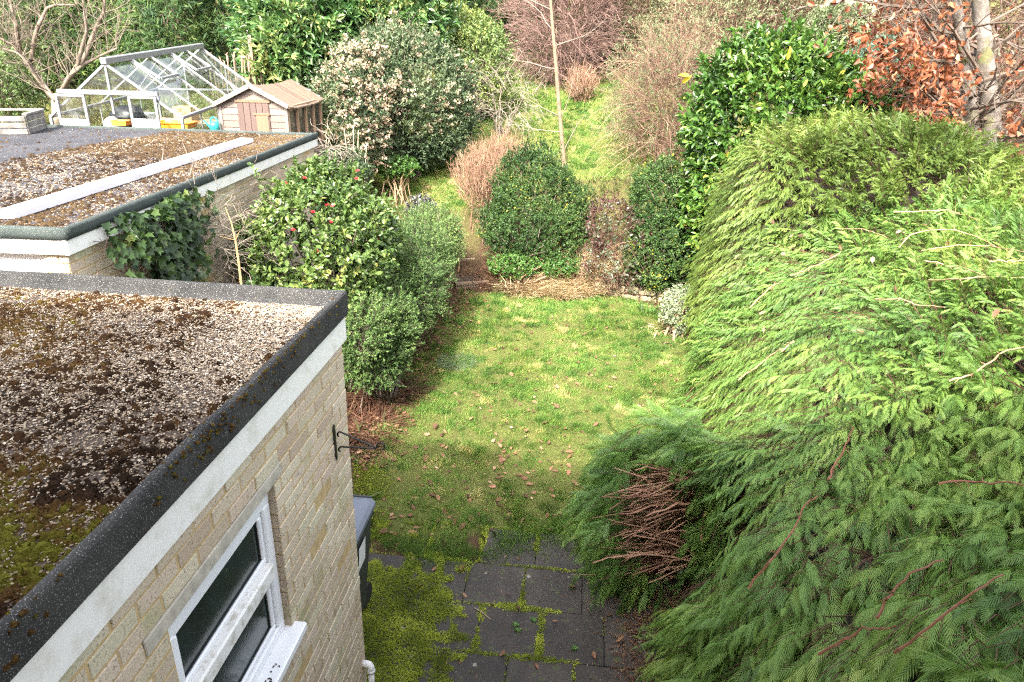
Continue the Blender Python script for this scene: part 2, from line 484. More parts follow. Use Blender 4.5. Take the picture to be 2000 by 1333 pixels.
def make_ground():
    xs = np.unique(np.concatenate([np.arange(-11, 11.01, .14), np.linspace(-160, -11, 30), np.linspace(11, 160, 30)]))
    ys = np.unique(np.concatenate([np.arange(-2, 27, .14), np.linspace(27, 300, 40), np.linspace(-40, -2, 10)]))
    X, Y = np.meshgrid(xs, ys); x, y = X.ravel(), Y.ravel()
    p = np.column_stack([x, y, 0 * x])
    z = terrain(x, y) + .05 * (fbm(p, 1.2, 4) - .5) * sstep(4.9, 6, y) + .04 * (vnoise(p, 3.5, 9) - .5) * sstep(4.9, 6, y)
    z = np.where(y < 4.9, z - .03, z)
    nx = len(xs); i, j = np.meshgrid(np.arange(len(ys) - 1), np.arange(nx - 1), indexing='ij')
    q = np.stack([i * nx + j, i * nx + j + 1, (i + 1) * nx + j + 1, (i + 1) * nx + j], -1).reshape(-1, 4)
    cen = np.column_stack([x, y, z])[q].mean(1)
    gm = inpoly(cen[:, 0], cen[:, 1], LAWN) | inpoly(cen[:, 0], cen[:, 1], UPLAWN)
    n = fbm(cen, .9, 21)
    tint = np.where(gm, .75 + .3 * (n - .5), .22 + .5 * (n - .5) + .30 * sstep(12.5, 15, cen[:, 1]))
    g = Geo(); g.add(np.column_stack([x, y, z]), q, np.clip(tint, 0, 1))
    m, nt, bs = mat("soil_and_turf")
    base = ramp(nt, [(0, (.05, .032, .02)), (.35, (.085, .057, .032)), (.5, (.09, .085, .03)), (.8, (.12, .145, .035)), (1, (.19, .19, .06))],
                mthr(nt, mixc(nt, .35, attr(nt, "tint"), noise(nt, 9, 6)), .0, 1.0))
    nt.links.new(base, bs.inputs["Base Color"]); bs.inputs["Roughness"].default_value = .95
    bs.inputs["Specular IOR Level"].default_value = .1
    bump(nt, bs, noise(nt, 40, 6, .7), .9, .04)
    tag(g.obj("ground", m, smooth=True), kind="structure")
make_ground()

def make_patio():
    g = Geo(); S = .478
    r = random.Random(4)
    ya = {}
    for i in range(-5, 9):
        off = {0: .05, 1: .22, 2: .0, 3: .3, -1: .12}.get(i, r.random() * S)
        for j in range(-8, 14):
            a = np.array([off + j * S, i * S]); gap = .003
            c = a + S / 2
            P = hw(c[0], 1.28 - c[1], 0)
            if P[1] > 5.05 + .25 * math.sin(P[0] * 2.1) * .6 or P[0] < -1.3 or P[0] > 3.4: continue
            tz = r.gauss(0, .0025); tx, ty = r.gauss(0, .004), r.gauss(0, .004)
            R = np.array([[1, 0, 0], [0, 1, 0], [tx, ty, 1]])
            Rz = np.array([HN, HY, UP]).T
            box(g, (-S / 2 + gap, -S / 2 + gap, -.04), (S / 2 - gap, S / 2 - gap, 0), .003, r.random(), 0, (Rz @ R, (P[0], P[1], G0 + .012 + tz)))
    m, nt, bs = mat("old_concrete_slab")
    c1 = ramp(nt, [(0, (.017, .014, .012)), (.5, (.032, .027, .023)), (1, (.062, .052, .043))], mixc(nt, .75, attr(nt, "tint"), mthr(nt, noise(nt, 3.2, 8, .65), .25, .75)))
    sp = noise(nt, 130, 2)
    c2 = mixc(nt, mthr(nt, sp, .64, .72), c1, (.16, .135, .11))
    c3 = mixc(nt, mthr(nt, noise(nt, 13, 5), .60, .74), c2, (.055, .07, .02))
    v = nt.nodes.new("ShaderNodeTexVoronoi"); v.inputs["Scale"].default_value = 5.5; nt.links.new(ncoord(nt), v.inputs["Vector"])
    c4 = mixc(nt, mthr(nt, mixc(nt, .25, v.outputs["Distance"], noise(nt, 40)), .2, .15), c3, (.24, .22, .18))
    nt.links.new(c4, bs.inputs["Base Color"]); bs.inputs["Roughness"].default_value = .85
    bump(nt, bs, noise(nt, 90, 5, .7), .5, .006)
    tag(g.obj("patio", m), kind="structure")
    # dark bedding the slabs lie in
    gb = Geo(); box(gb, (-.02, -2.9, G0 - .2), (4.2, 1.2, G0 - .006), 0, .5, 0, (np.array([HN, HY, UP]).T, HC))
    tag(gb.obj("patio_bedding", plain("patio_grit", (.03, .026, .02), .95, .5, 30)), kind="structure")
make_patio()

# ------------------------------------------------------------------ brick walls
def brickmat():
    m, nt, bs = mat("buff_brick")
    t = attr(nt, "tint")
    c = ramp(nt, [(0, (.44, .34, .245)), (.2, (.50, .41, .295)), (.45, (.55, .46, .335)), (.6, (.54, .42, .32)), (.8, (.60, .52, .39)), (1, (.54, .485, .345))], t)
    c = mixc(nt, mthr(nt, noise(nt, 85, 4, .7), .55, .70), c, (.11, .085, .07))
    c = mixc(nt, mthr(nt, noise(nt, 60, 3), .58, .76), c, (.50, .44, .36))
    alg = noise(nt, 3.0, 6, .65)
    c = mixc(nt, mthr(nt, alg, .53, .8), c, (.27, .30, .12))
    c = mixc(nt, mthr(nt, noise(nt, 8, 6, .7), .62, .72), c, (.14, .13, .10))
    nt.links.new(c, bs.inputs["Base Color"]); bs.inputs["Roughness"].default_value = .9
    bump(nt, bs, noise(nt, 120, 5, .75), .7, .006)
    return m
def mortarmat():
    return plain("sandy_mortar", (.50, .365, .18), .95, .35, 25, c2=(.36, .26, .13), bumps=.6, bscale=150, bdist=.004)
BRICK, MORTAR = brickmat(), mortarmat()
def brick_wall(g, M, y0, y1, z0, z1, holes=(), seed=0, thick=.1, course=.075, ln=.225, joint=.010):
    """bricks in the local plane x=0 facing +x, running y0..y1"""
    r = random.Random(seed)
    nz = int((z1 - z0) / course) + 1
    for k in range(nz):
        zb = z1 - (k + 1) * course; zt = zb + course - joint
        if zt < z0: break
        y = y1 - (ln / 2 if k % 2 else 0) - ln * 0
        ends = [y1] + ([y] if k % 2 else [])
        while y > y0: y -= ln; ends.append(y)
        for a, b in zip(ends[1:], ends[:-1]):
            segs = [(a + joint / 2, b - joint / 2)]
            for (h0, h1, hz0, hz1) in holes:
                if zt <= hz0 + .01 or zb >= hz1 - .01: continue
                ns = []
                for s, e in segs:
                    if e <= h0 or s >= h1: ns.append((s, e)); continue
                    if s < h0: ns.append((s, h0))
                    if e > h1: ns.append((h1, e))
                segs = ns
            for s, e in segs:
                s = max(s, y0); e = min(e, y1)
                if e - s < .02: continue
                o = r.gauss(0, .0016)
                box(g, (-thick, s, max(zb, z0) + r.gauss(0, .0008)), (o, e, zt + r.gauss(0, .0008)), .0035, min(1, max(0, r.random() + r.gauss(0, .05))), 0, M)
def mortar_slab(g, M, y0, y1, z0, z1, holes=(), rec=.006, thick=.1):
    ys = sorted({y0, y1} | {h for H_ in holes for h in H_[:2]}); zs = sorted({z0, z1} | {h for H_ in holes for h in H_[2:]})
    for a, b in zip(ys[:-1], ys[1:]):
        for c, d in zip(zs[:-1], zs[1:]):
            if any(h0 - 1e-6 <= a and b <= h1 + 1e-6 and q0 - 1e-6 <= c and d <= q1 + 1e-6 for h0, h1, q0, q1 in holes): continue
            box(g, (-thick + .004, a, c), (-rec * .5, b, d), 0, .5, 1, M)

def feltmat(name, c, c2, lichen=True):
    m, nt, bs = mat(name)
    k = mixc(nt, mthr(nt, noise(nt, 4, 5), .35, .7), c, c2)
    k = mixc(nt, mthr(nt, noise(nt, 260, 2), .60, .72), k, (.34, .34, .32))
    if lichen: k = mixc(nt, mthr(nt, noise(nt, 45, 4, .7), .68, .76), k, (.16, .12, .03))
    nt.links.new(k, bs.inputs["Base Color"]); bs.inputs["Roughness"].default_value = .85; bs.inputs["Specular IOR Level"].default_value = .2
    bump(nt, bs, noise(nt, 240, 3), .6, .004)
    return m
def paintmat():
    m, nt, bs = mat("weathered_white_paint")
    k = mixc(nt, mthr(nt, noise(nt, 7, 6, .7), .5, .75), (.78, .765, .73), (.56, .54, .46))
    k = mixc(nt, mthr(nt, noise(nt, 34, 7, .75), .66, .70), k, (.35, .32, .26))
    nt.links.new(k, bs.inputs["Base Color"]); bs.inputs["Roughness"].default_value = .5
    bump(nt, bs, noise(nt, 30, 6, .7), .25, .004)
    return m
FELT = feltmat("black_mineral_felt", (.021, .021, .021), (.046, .044, .042))
FELTG = feltmat("green_grey_felt", (.028, .038, .035), (.046, .058, .053), False)
PAINT = paintmat()
UPVC = plain("white_upvc", (.80, .81, .83), .3, .08, 6)
UPVCD = plain("dirty_white_upvc", (.74, .73, .70), .4, .0, 20, c2=(.42, .39, .32), lo=.5, hi=.72)

def sweep_rim(g, pts, closed, prof, wav=0.0, seed=0, inn=None):
    """felt kerb: profile (outward, z) swept along the plan polyline pts with mitred corners"""
    pts = [np.array(p, float) for p in pts]
    prof = np.array(prof)
    rows = []
    for s in range(len(pts) - 1):
        a, b = pts[s], pts[s + 1]; d = (b - a) / np.linalg.norm(b - a); o = np.array([d[1], -d[0], 0])
        k = max(2, int(np.linalg.norm(b - a) / .06))
        for t in range(k + 1):
            u = t / k; P = a + (b - a) * u
            oo = o.copy()
            if t == 0 and s > 0:
                continue
            if t == k and s < len(pts) - 2:
                d2 = (pts[s + 2] - b); d2 /= np.linalg.norm(d2); o2 = np.array([d2[1], -d2[0], 0])
                oo = (o + o2) / (1 + o @ o2)
            rows.append((P, oo, inn[s] if inn else 1.0))
    P = np.array([r[0] for r in rows]); O = np.array([r[1] for r in rows]); IN = np.array([r[2] for r in rows])
    m = len(prof)
    w1 = (fbm(P, 2.6, seed, 3) - .5); w2 = fbm(P + 50, 3.1, seed, 3) - .5
    V = []
    for k in range(m):
        hi = sstep(prof[:, 1].min() + .02, prof[:, 1].max(), np.array([prof[k, 1]]))[0]
        V.append(P + O * (prof[k, 0] * (IN if prof[k, 0] < -.012 else 1) + wav * w1 * hi)[:, None] + UP * (prof[k, 1] + wav * .45 * w2 * hi)[:, None])
    V = np.stack(V, 1)
    i, j = np.meshgrid(np.arange(len(P) - 1), np.arange(m - 1), indexing='ij')
    q = np.stack([i * m + j, (i + 1) * m + j, (i + 1) * m + j + 1, i * m + j + 1], -1).reshape(-1, 4)
    g.add(V.reshape(-1, 3), q, .5, 0)
OCT = (np.array([(1, 0, 0), (0, 1, 0), (-1, 0, 0), (0, -1, 0), (0, 0, 1), (0, 0, -.6)]), np.array([(0, 1, 4), (1, 2, 4), (2, 3, 4), (3, 0, 4)]))
_a6 = np.arange(6) * pi / 3
DOME = (np.concatenate([np.column_stack([np.cos(_a6), np.sin(_a6), 0 * _a6]), np.column_stack([.62 * np.cos(_a6 + .5), .62 * np.sin(_a6 + .5), .62 + 0 * _a6]), [(0, 0, .85)]]),
        np.array([(i, (i + 1) % 6, 6 + i) for i in range(6)] + [((i + 1) % 6, 6 + (i + 1) % 6, 6 + i) for i in range(6)] + [(6 + i, 6 + (i + 1) % 6, 12) for i in range(6)]))
def lumps(g, P, S, tint, tm, mi=0, hz=1.0):
    n = len(P); k = len(tm[0]); a = rng.uniform(0, 2 * pi, n)
    v = tm[0][None] * (1 + rng.normal(0, .22, (n, k, 3)))
    v = v * S[:, None, None] * np.array([1, 1, hz])
    x = v[..., 0] * np.cos(a)[:, None] - v[..., 1] * np.sin(a)[:, None]; y = v[..., 0] * np.sin(a)[:, None] + v[..., 1] * np.cos(a)[:, None]
    V = np.stack([x, y, v[..., 2]], -1) + P[:, None]
    F = (np.arange(n) * k)[:, None, None] + tm[1]
    g.add(V.reshape(-1, 3), F.reshape(-1, 3), np.repeat(tint, len(tm[1])), mi)
def mossmat(name, cols, sc=180):
    m, nt, bs = mat(name)
    c = ramp(nt, cols, attr(nt, "tint"))
    c = mixc(nt, mthr(nt, noise(nt, sc, 4, .7), .35, .7), c, mixc(nt, 1.0, c, (.45, .42, .38), 'MULTIPLY'))
    nt.links.new(c, bs.inputs["Base Color"]); bs.inputs["Roughness"].default_value = 1.0
    bs.inputs["Specular IOR Level"].default_value = .05
    bump(nt, bs, noise(nt, sc, 4, .75), 1.0, .012)
    return m
GARMOSS = mossmat("brown_roof_moss", [(0, (.022, .016, .012)), (.3, (.055, .037, .024)), (.55, (.105, .070, .036)), (1, (.17, .125, .06))])
CHIP = leafmat("limestone_chip", [(0, (.08, .052, .035)), (.3, (.20, .145, .095)), (.62, (.35, .28, .20)), (.85, (.50, .43, .34)), (1, (.62, .57, .49))], .8, 0, .2)
ROOFMOSS = mossmat("roof_moss", [(0, (.026, .017, .011)), (.3, (.055, .031, .018)), (.5, (.105, .056, .024)), (.66, (.15, .09, .028)), (.82, (.145, .125, .02)), (1, (.20, .20, .03))])
DECK = plain("gritty_felt_deck", (.085, .06, .042), .95, .5, 14, c2=(.045, .032, .024), bumps=1, bscale=160, bdist=.01)
GLASSD = None
def window_glass():
    m, nt, bs = mat("frosted_window_glass")
    k = mixc(nt, mthr(nt, noise(nt, 5, 5), .4, .75), (.004, .012, .011), (.014, .032, .028))  # teal mottling in the base colour stands in for reflected hedge and sky
    nt.links.new(k, bs.inputs["Base Color"]); bs.inputs["Roughness"].default_value = .14
    bs.inputs["Specular IOR Level"].default_value = 1.0
    bump(nt, bs, noise(nt, 110, 3), .18, .003)
    return m

def make_house():
    th = thing("brick_house", "buff brick house extension with flat mossy gravel roof, white fascia and obscured glass window", "house", HC + np.array([0, 0, G0]), -AZ)
    R = np.array([HN, HY, UP]).T
    M = (R, HC)
    hole = (-1.80, -.965, 1.262, 2.142)
    wt = 2.398
    g = Geo()
    brick_wall(g, M, -3.62, 0, -.42, wt, [hole, (-1.925, -.88, 2.10, 2.171)], 3)
    mortar_slab(g, M, -3.62, -.004, -.42, wt, [hole, (-1.925, -.88, 2.142, 2.171)])
    # end wall, facing away from the camera
    R2 = np.array([HY, -HN, UP]).T
    brick_wall(g, (R2, HC), .104, 3.0, -.42, wt, [], 5)
    mortar_slab(g, (R2, HC), .104, 3.0, -.42, wt)
    # bricks seen in the reveal
    for k in range(12):
        z = 1.262 + k * .075
        box(g, (-.10, -.9655, z), (-.004, -.962, z + .065), .001, .12, 0, M)
    g.obj("wall", [BRICK, MORTAR], th)
    lin = Geo(); box(lin, (-.1, -1.92, 2.103), (.004, -.885, 2.168), .004, .5, 0, M)
    lin.obj("lintel", plain("concrete_lintel", (.46, .42, .345), .9, .35, 18, bumps=.5, bscale=90, bdist=.004), th)
    # ---- window
    fr = Geo(); x0, x1 = -.095, -.034
    box(fr, (x0, -1.797, 2.005), (x1, -.968, 2.099), .006, .5, 0, M)
    box(fr, (x0, -1.797, 1.276), (x1, -.968, 1.325), .006, .5, 0, M)
    box(fr, (x0, -1.033, 1.325), (x1, -.968, 2.005), .006, .5, 0, M)
    box(fr, (x0, -1.797, 1.325), (x1, -1.735, 2.005), .006, .5, 0, M)
    win = fr.obj("window", UPVC, th)
    tr = Geo(); box(tr, (x0, -1.735, 1.640), (x1 + .022, -1.033, 1.722), .008, .5, 0, M)
    tr.obj("transom", UPVCD, win)
    sa = Geo()
    for (a, b) in ((1.722, 2.005), (1.325, 1.640)):
        w = .030
        box(sa, (-.085, -1.735, b - w), (-.046, -1.033, b), .006, .5, 0, M); box(sa, (-.085, -1.735, a), (-.046, -1.033, a + w), .006, .5, 0, M)
        box(sa, (-.085, -1.033 - w, a + w), (-.046, -1.033, b - w), .006, .5, 0, M); box(sa, (-.085, -1.735, a + w), (-.046, -1.735 + w, b - w), .006, .5, 0, M)
    sa.obj("sash", UPVC, win)
    gasket = Geo()
    for (a, b) in ((1.752, 1.975), (1.355, 1.610)):
        pg = Geo(); box(pg, (-.073, -1.70, a + .001), (-.062, -1.068, b - .001), 0, .5, 0, M); pg.obj("pane", WGL, win)
        for q in ((-1.705, -1.063, a, a + .006), (-1.705, -1.063, b - .006, b), (-1.069, -1.063, a, b), (-1.705, -1.699, a, b)):
            box(gasket, (-.064, q[0], q[2]), (-.056, q[1], q[3]), .001, .5, 0, M)
    gasket.obj("gasket", plain("black_rubber", (.012, .012, .012), .5), win)
    si = Geo()
    box(si, (-.07, -1.85, 1.226), (.058, -.925, 1.274), .008, .5, 0, M)
    si.obj("sill", UPVC, win)
    dirt = Geo()
    Pd = np.array([hw(random.gauss(.02, .014), random.gauss(-1.30, .045), 1.2755) for _ in range(26)])
    leaves(dirt, Pd, rdir(26) * np.array([1, 1, .05]), np.tile(UP, (26, 1)), .016, .009, .3, LEAF4)
    tag(dirt.obj("dirt", DARKM, win), kind="stuff")
    # ---- roof
    ro = Geo()
    rim = [hw(.030, -3.55, -.034), hw(.030, .026, -.034), hw(-3.4, .026, -.034)]
    box(ro, (-3.4, -3.6, 2.45), (-.04, -.06, 2.600), 0, .5, 0, M)
    roof = ro.obj("roof", DECK, th)
    fa = Geo()
    box(fa, (.004, -3.6, 2.384), (.022, .018, 2.57), .004, .5, 0, M)
    box(fa, (-3.4, .004, 2.384), (.003, .018, 2.57), .004, .5, 0, M)
    box(fa, (-.03, -3.6, 2.405), (.003, .003, 2.45), 0, .5, 0, M)
    fa.obj("fascia", PAINT, th)
    rm = Geo()
    prof = [(-.12, 2.630), (-.09, 2.650), (-.062, 2.688), (-.05, 2.700), (-.032, 2.704), (-.012, 2.704), (-.002, 2.700), (.004, 2.690), (.006, 2.675), (.006, 2.61), (.004, 2.566), (-.010, 2.564)]
    profs = [(-.16, 2.630), (-.10, 2.655), (-.07, 2.690), (-.045, 2.704), (-.018, 2.702), (-.002, 2.690), (.004, 2.665), (.006, 2.61), (.004, 2.566), (-.010, 2.564), (-.011, 2.563)]
    sweep_rim(rm, rim, False, prof, .020, 3, (.55, .65))
    rm.obj("felt_edge", FELT, th)
    # tufts of moss on the felt kerb
    # ---- chippings and moss on the roof deck
    n = 230000
    lx = rng.uniform(-3.3, -.035, n); ly = rng.uniform(-2.6, -.075, n)
    P = HC + lx[:, None] * HN + ly[:, None] * HY; P[:, 2] = 2.602
    px, py, _ = proj(P); keep = (px > -250) & (py < 1450)
    lx, ly, P = lx[keep], ly[keep], P[keep]
    cl = fbm(P, 2.0, 31, 3)
    edge = sstep(-.9, -.15, lx) * sstep(-1.6, -.5, ly)
    keep = rng.random(len(P)) < .50 + .5 * edge + .9 * (cl - .5)
    P, edge_, lx2 = P[keep], edge[keep], lx[keep]
    S = rng.lognormal(math.log(.0034), .36, len(P)).clip(.002, .008)
    P[:, 2] += rng.uniform(0, .006, len(P))
    ch = Geo(); lumps(ch, P, S, np.clip(.47 + .14 * edge_ + rng.normal(0, .24, len(P)), 0, 1), OCT, 0, .6)
    c = ch.obj("chippings", CHIP, roof); tag(c, kind="stuff")
    n = 60000
    lx = rng.uniform(-3.3, -.05, n); ly = rng.uniform(-2.6, -.09, n)
    P = HC + lx[:, None] * HN + ly[:, None] * HY; P[:, 2] = 2.600
    px, py, _ = proj(P)
    cl = .55 * fbm(P, 3.0, 44, 3) + .45 * fbm(P, 13.0, 45, 2)
    near = sstep(780, 1080, py) ; left = sstep(450, 60, px) * sstep(820, 600, py)
    edge = sstep(-1.1, -.2, lx) * sstep(-1.5, -.5, ly)
    dens = np.clip(.36 + 3.0 * (cl - .49) + .75 * near - .38 * edge + .12 * left, .03, 1)
    k = (rng.random(n) < dens) & (px > -250) & (py < 1450)
    P, near, left, px, py = P[k], near[k], left[k], px[k], py[k]
    zone = fbm(P, 5.0, 77, 2)
    tint = .18 + .40 * (zone - .4) + .62 * near * sstep(.30, .55, zone) + .36 * left + rng.normal(0, .10, len(P)) + .25 * sstep(200, 600, px) * sstep(900, 600, py)
    S = rng.lognormal(math.log(.0072), .45, len(P)).clip(.003, .024) * (1 + .25 * near)
    mo = Geo(); lumps(mo, P, S, np.clip(tint, 0, 1), DOME, 0, .95)
    # spiky fibres give the cushions a soft outline
    m2 = len(P) * 3; idx = rng.integers(0, len(P), m2)
    A = norm(rdir(m2) + UP * 1.1)
    leaves(mo, P[idx] + A * S[idx][:, None] * .55, A, rdir(m2), S[idx] * .85, S[idx] * .35, np.clip(tint[idx] + .12, 0, 1), BLADE)
    tag(mo.obj("roof_moss", ROOFMOSS, roof), kind="stuff")
    # small moss cushions clinging to the felt kerb
    n = 1500
    y = -rng.random(n) ** .8 * 3.0; P = HC + .032 * HN + y[:, None] * HY
    cl = vnoise(P, 2.3, 8); k = rng.random(n) < cl * 1.2 - .35; P = P[k]; y = y[k]
    P = P + np.outer(np.where(rng.random(len(P)) < .5, .006, -.02), HN); P[:, 2] = np.where(rng.random(len(P)) < .6, rng.uniform(2.57, 2.66, len(P)), rng.uniform(2.65, 2.67, len(P)))
    km = Geo(); lumps(km, P, rng.uniform(.003, .010, len(P)), rng.uniform(.45, .85, len(P)), DOME, 0, 1)
    m2 = len(P) * 8; idx = rng.integers(0, len(P), m2)
    leaves(km, P[idx], norm(rdir(m2) + HN * .8), rdir(m2), .011, .004, rng.uniform(.45, .9, m2), BLADE)
    tag(km.obj("kerb_moss", ROOFMOSS, roof), kind="stuff")
    # ---- two-storey main part behind the camera: its shade falls over the patio
    up = Geo()
    box(up, (-6, -7.6, -.4), (6.5, -3.64, 5.45), 0, .5, 0, M)
    up.obj("main_wall", plain("main_house_brick", (.48, .42, .33), .9, .3, 8), th)
    rf = Geo()
    V = np.array([hw(*p) for p in ((-6.3, -3.42, 5.5), (7.8, -3.42, 5.5), (7.8, -5.6, 6.9), (-6.3, -5.6, 6.9), (-6.3, -7.9, 5.5), (7.8, -7.9, 5.5),
                                   (-6.3, -3.42, 5.38), (7.8, -3.42, 5.38), (-6.3, -7.9, 5.38), (7.8, -7.9, 5.38))])
    rf.add(V, [(0, 1, 2, 3), (3, 2, 5, 4), (6, 8, 9, 7), (0, 6, 7, 1), (4, 5, 9, 8)], .5)
    rf.add(V, [(0, 3, 4), (1, 5, 2)], .5); rf.add(V, [(6, 0, 4, 8), (7, 9, 5, 1)], .5)
    rf.obj("main_roof", plain("roof_tile", (.16, .08, .06), .8, .3, 10), th)
    return th
WGL = window_glass()
DARKM = plain("dark_crumb", (.02, .017, .012), .9)
make_house()

# ------------------------------------------------------------------ garage
GA = radians(1.3)
GN = np.array([cos(GA), -sin(GA), 0]); GY = np.array([sin(GA), cos(GA), 0]); GC = np.array([-3.149, 4.716, 0])
def gw(x, y, z): return GC + GN * x + GY * y + UP * z
GL, GWD = 6.02, 5.2
def make_garage():
    th = thing("garage", "flat roofed brick garage with mossy gravel roof and white painted fascia below dark felt edge", "garage", gw(0, 0, float(terrain(-3.15, 4.7))), -GA)
    R = np.array([GN, GY, UP]).T; M = (R, GC)
    g = Geo()
    brick_wall(g, (R, gw(-.055, 0, 0)), .06, GL - .06, .1, 2.455, [], 9, .1, .075, .225)
    mortar_slab(g, (R, gw(-.055, 0, 0)), .062, GL - .06, -.3, 2.455)
    R3 = np.array([-GY, GN, UP]).T
    brick_wall(g, (R3, gw(0, .055, 0)), -.24, -.157, .1, 2.455, [], 10, .1, .075, .09); mortar_slab(g, (R3, gw(0, .055, 0)), -.24, -.157, -.3, 2.45)
    box(g, (-.2, .054, .1), (-.06, .1, 2.454), .003, .55, 1, M)
    for k in range(28):
        z = 2.455 - (k + 1) * .075
        s = .07 if k % 2 else .0
        box(g, (-.2, .046, z), (-.13 + s - .005, .07, z + .066), .003, random.random(), 0, M)
        box(g, (-.13 + s + .005, .046, z), (-.056, .07, z + .066), .003, random.random(), 0, M)
    box(g, (-GWD, GL - .16, -.2), (-.16, GL - .06, 2.455), 0, .5, 1, M); box(g, (-GWD, .06, -.2), (-GWD + .1, GL - .16, 2.455), 0, .5, 1, M)
    g.obj("wall", [BRICK, MORTAR], th)
    d = Geo(); box(d, (-GWD + .1, .09, -.1), (-.205, .13, 2.44), .01, .5, 0, M); d.obj("garage_door", plain("white_door_paint", (.74, .70, .70), .5, .1), th)
    ro = Geo(); box(ro, (-GWD - .02, .03, 2.46), (-.03, GL - .03, 2.607), 0, .5, 0, M)
    roof = ro.obj("roof", GDECK, th)
    fa = Geo()
    box(fa, (-.042, -.0, 2.452), (-.008, GL, 2.6), .004, .5, 0, M); box(fa, (-GWD, .008, 2.452), (-.044, .04, 2.6), .004, .5, 0, M)
    fa.obj("fascia", PAINT, th)
    rm = Geo()
    prof = [(-.13, 2.606), (-.09, 2.618), (-.06, 2.640), (-.03, 2.652), (-.008, 2.650), (.003, 2.635), (.004, 2.60), (.003, 2.565), (-.01, 2.563)]
    sweep_rim(rm, [gw(-GWD, 0, 0), gw(0, 0, 0), gw(0, GL, 0)], False, prof, .012, 12)
    rm.obj("felt_edge", FELTG, th, smooth=True)
    rb = Geo(); box(rb, (-GWD, GL - .05, 2.55), (-.02, GL + .0, 2.64), .012, .5, 0, M); rb.obj("back_rim", FELTG, th)
    n = 60000
    lx = rng.uniform(-GWD + .1, -.10, n); ly = rng.uniform(.1, GL - .08, n)
    P = gw(0, 0, 2.609) + lx[:, None] * GN + ly[:, None] * GY
    px, py, _ = proj(P)
    bare = sstep(-2.35, -2.65, lx + .35 * (fbm(P, 1.4, 3) - .5) - .10 * (ly - 3))
    k = (px > -200) & (rng.random(n) < np.where(bare > .5, .02, .75))
    P, bare = P[k], bare[k]
    cl = fbm(P, 1.1, 5, 3)
    S = rng.lognormal(math.log(.0062), .3, len(P)).clip(.003, .012)
    ch = Geo(); lumps(ch, P, S, np.clip(.24 + 1.2 * (cl - .5) + rng.normal(0, .22, len(P)), 0, 1), OCT, 0, .6)
    tag(ch.obj("chippings", CHIP, roof), kind="stuff")
    n = 34000
    lx = rng.uniform(-GWD + .1, -.12, n); ly = rng.uniform(.1, GL - .08, n)
    P = gw(0, 0, 2.607) + lx[:, None] * GN + ly[:, None] * GY
    px, py, _ = proj(P)
    bare = sstep(-2.35, -2.65, lx + .35 * (fbm(P, 1.4, 3) - .5) - .10 * (ly - 3))
    far = sstep(2.2, 4.5, ly); rr = sstep(-.75, -.55, lx)
    cl = fbm(P, 2.2, 61, 3)
    k = (px > -200) & (rng.random(n) < np.clip(.42 + 2 * (cl - .5) + .35 * far, 0, 1) * (1 - .97 * bare))
    P, far, rr = P[k], far[k], rr[k]
    tint = .22 + .22 * far + .14 * rr + .45 * (fbm(P, 1.7, 15) - .5) + rng.normal(0, .10, len(P))
    S = rng.lognormal(math.log(.014), .4, len(P)).clip(.005, .03)
    mo = Geo(); lumps(mo, P, S, np.clip(tint, 0, 1), DOME, 0, .75)
    tag(mo.obj("roof_moss", GARMOSS, roof), kind="stuff")
def gdeck():
    m, nt, bs = mat("garage_roof_felt")
    k = mixc(nt, mthr(nt, noise(nt, 2.2, 5), .4, .65), (.035, .035, .040), (.05, .05, .055))
    k = mixc(nt, mthr(nt, noise(nt, 90, 2), .66, .74), k, (.5, .5, .5))
    nt.links.new(k, bs.inputs["Base Color"]); bs.inputs["Roughness"].default_value = .95; bs.inputs["Specular IOR Level"].default_value = .08
    return m
GDECK = gdeck()
make_garage()

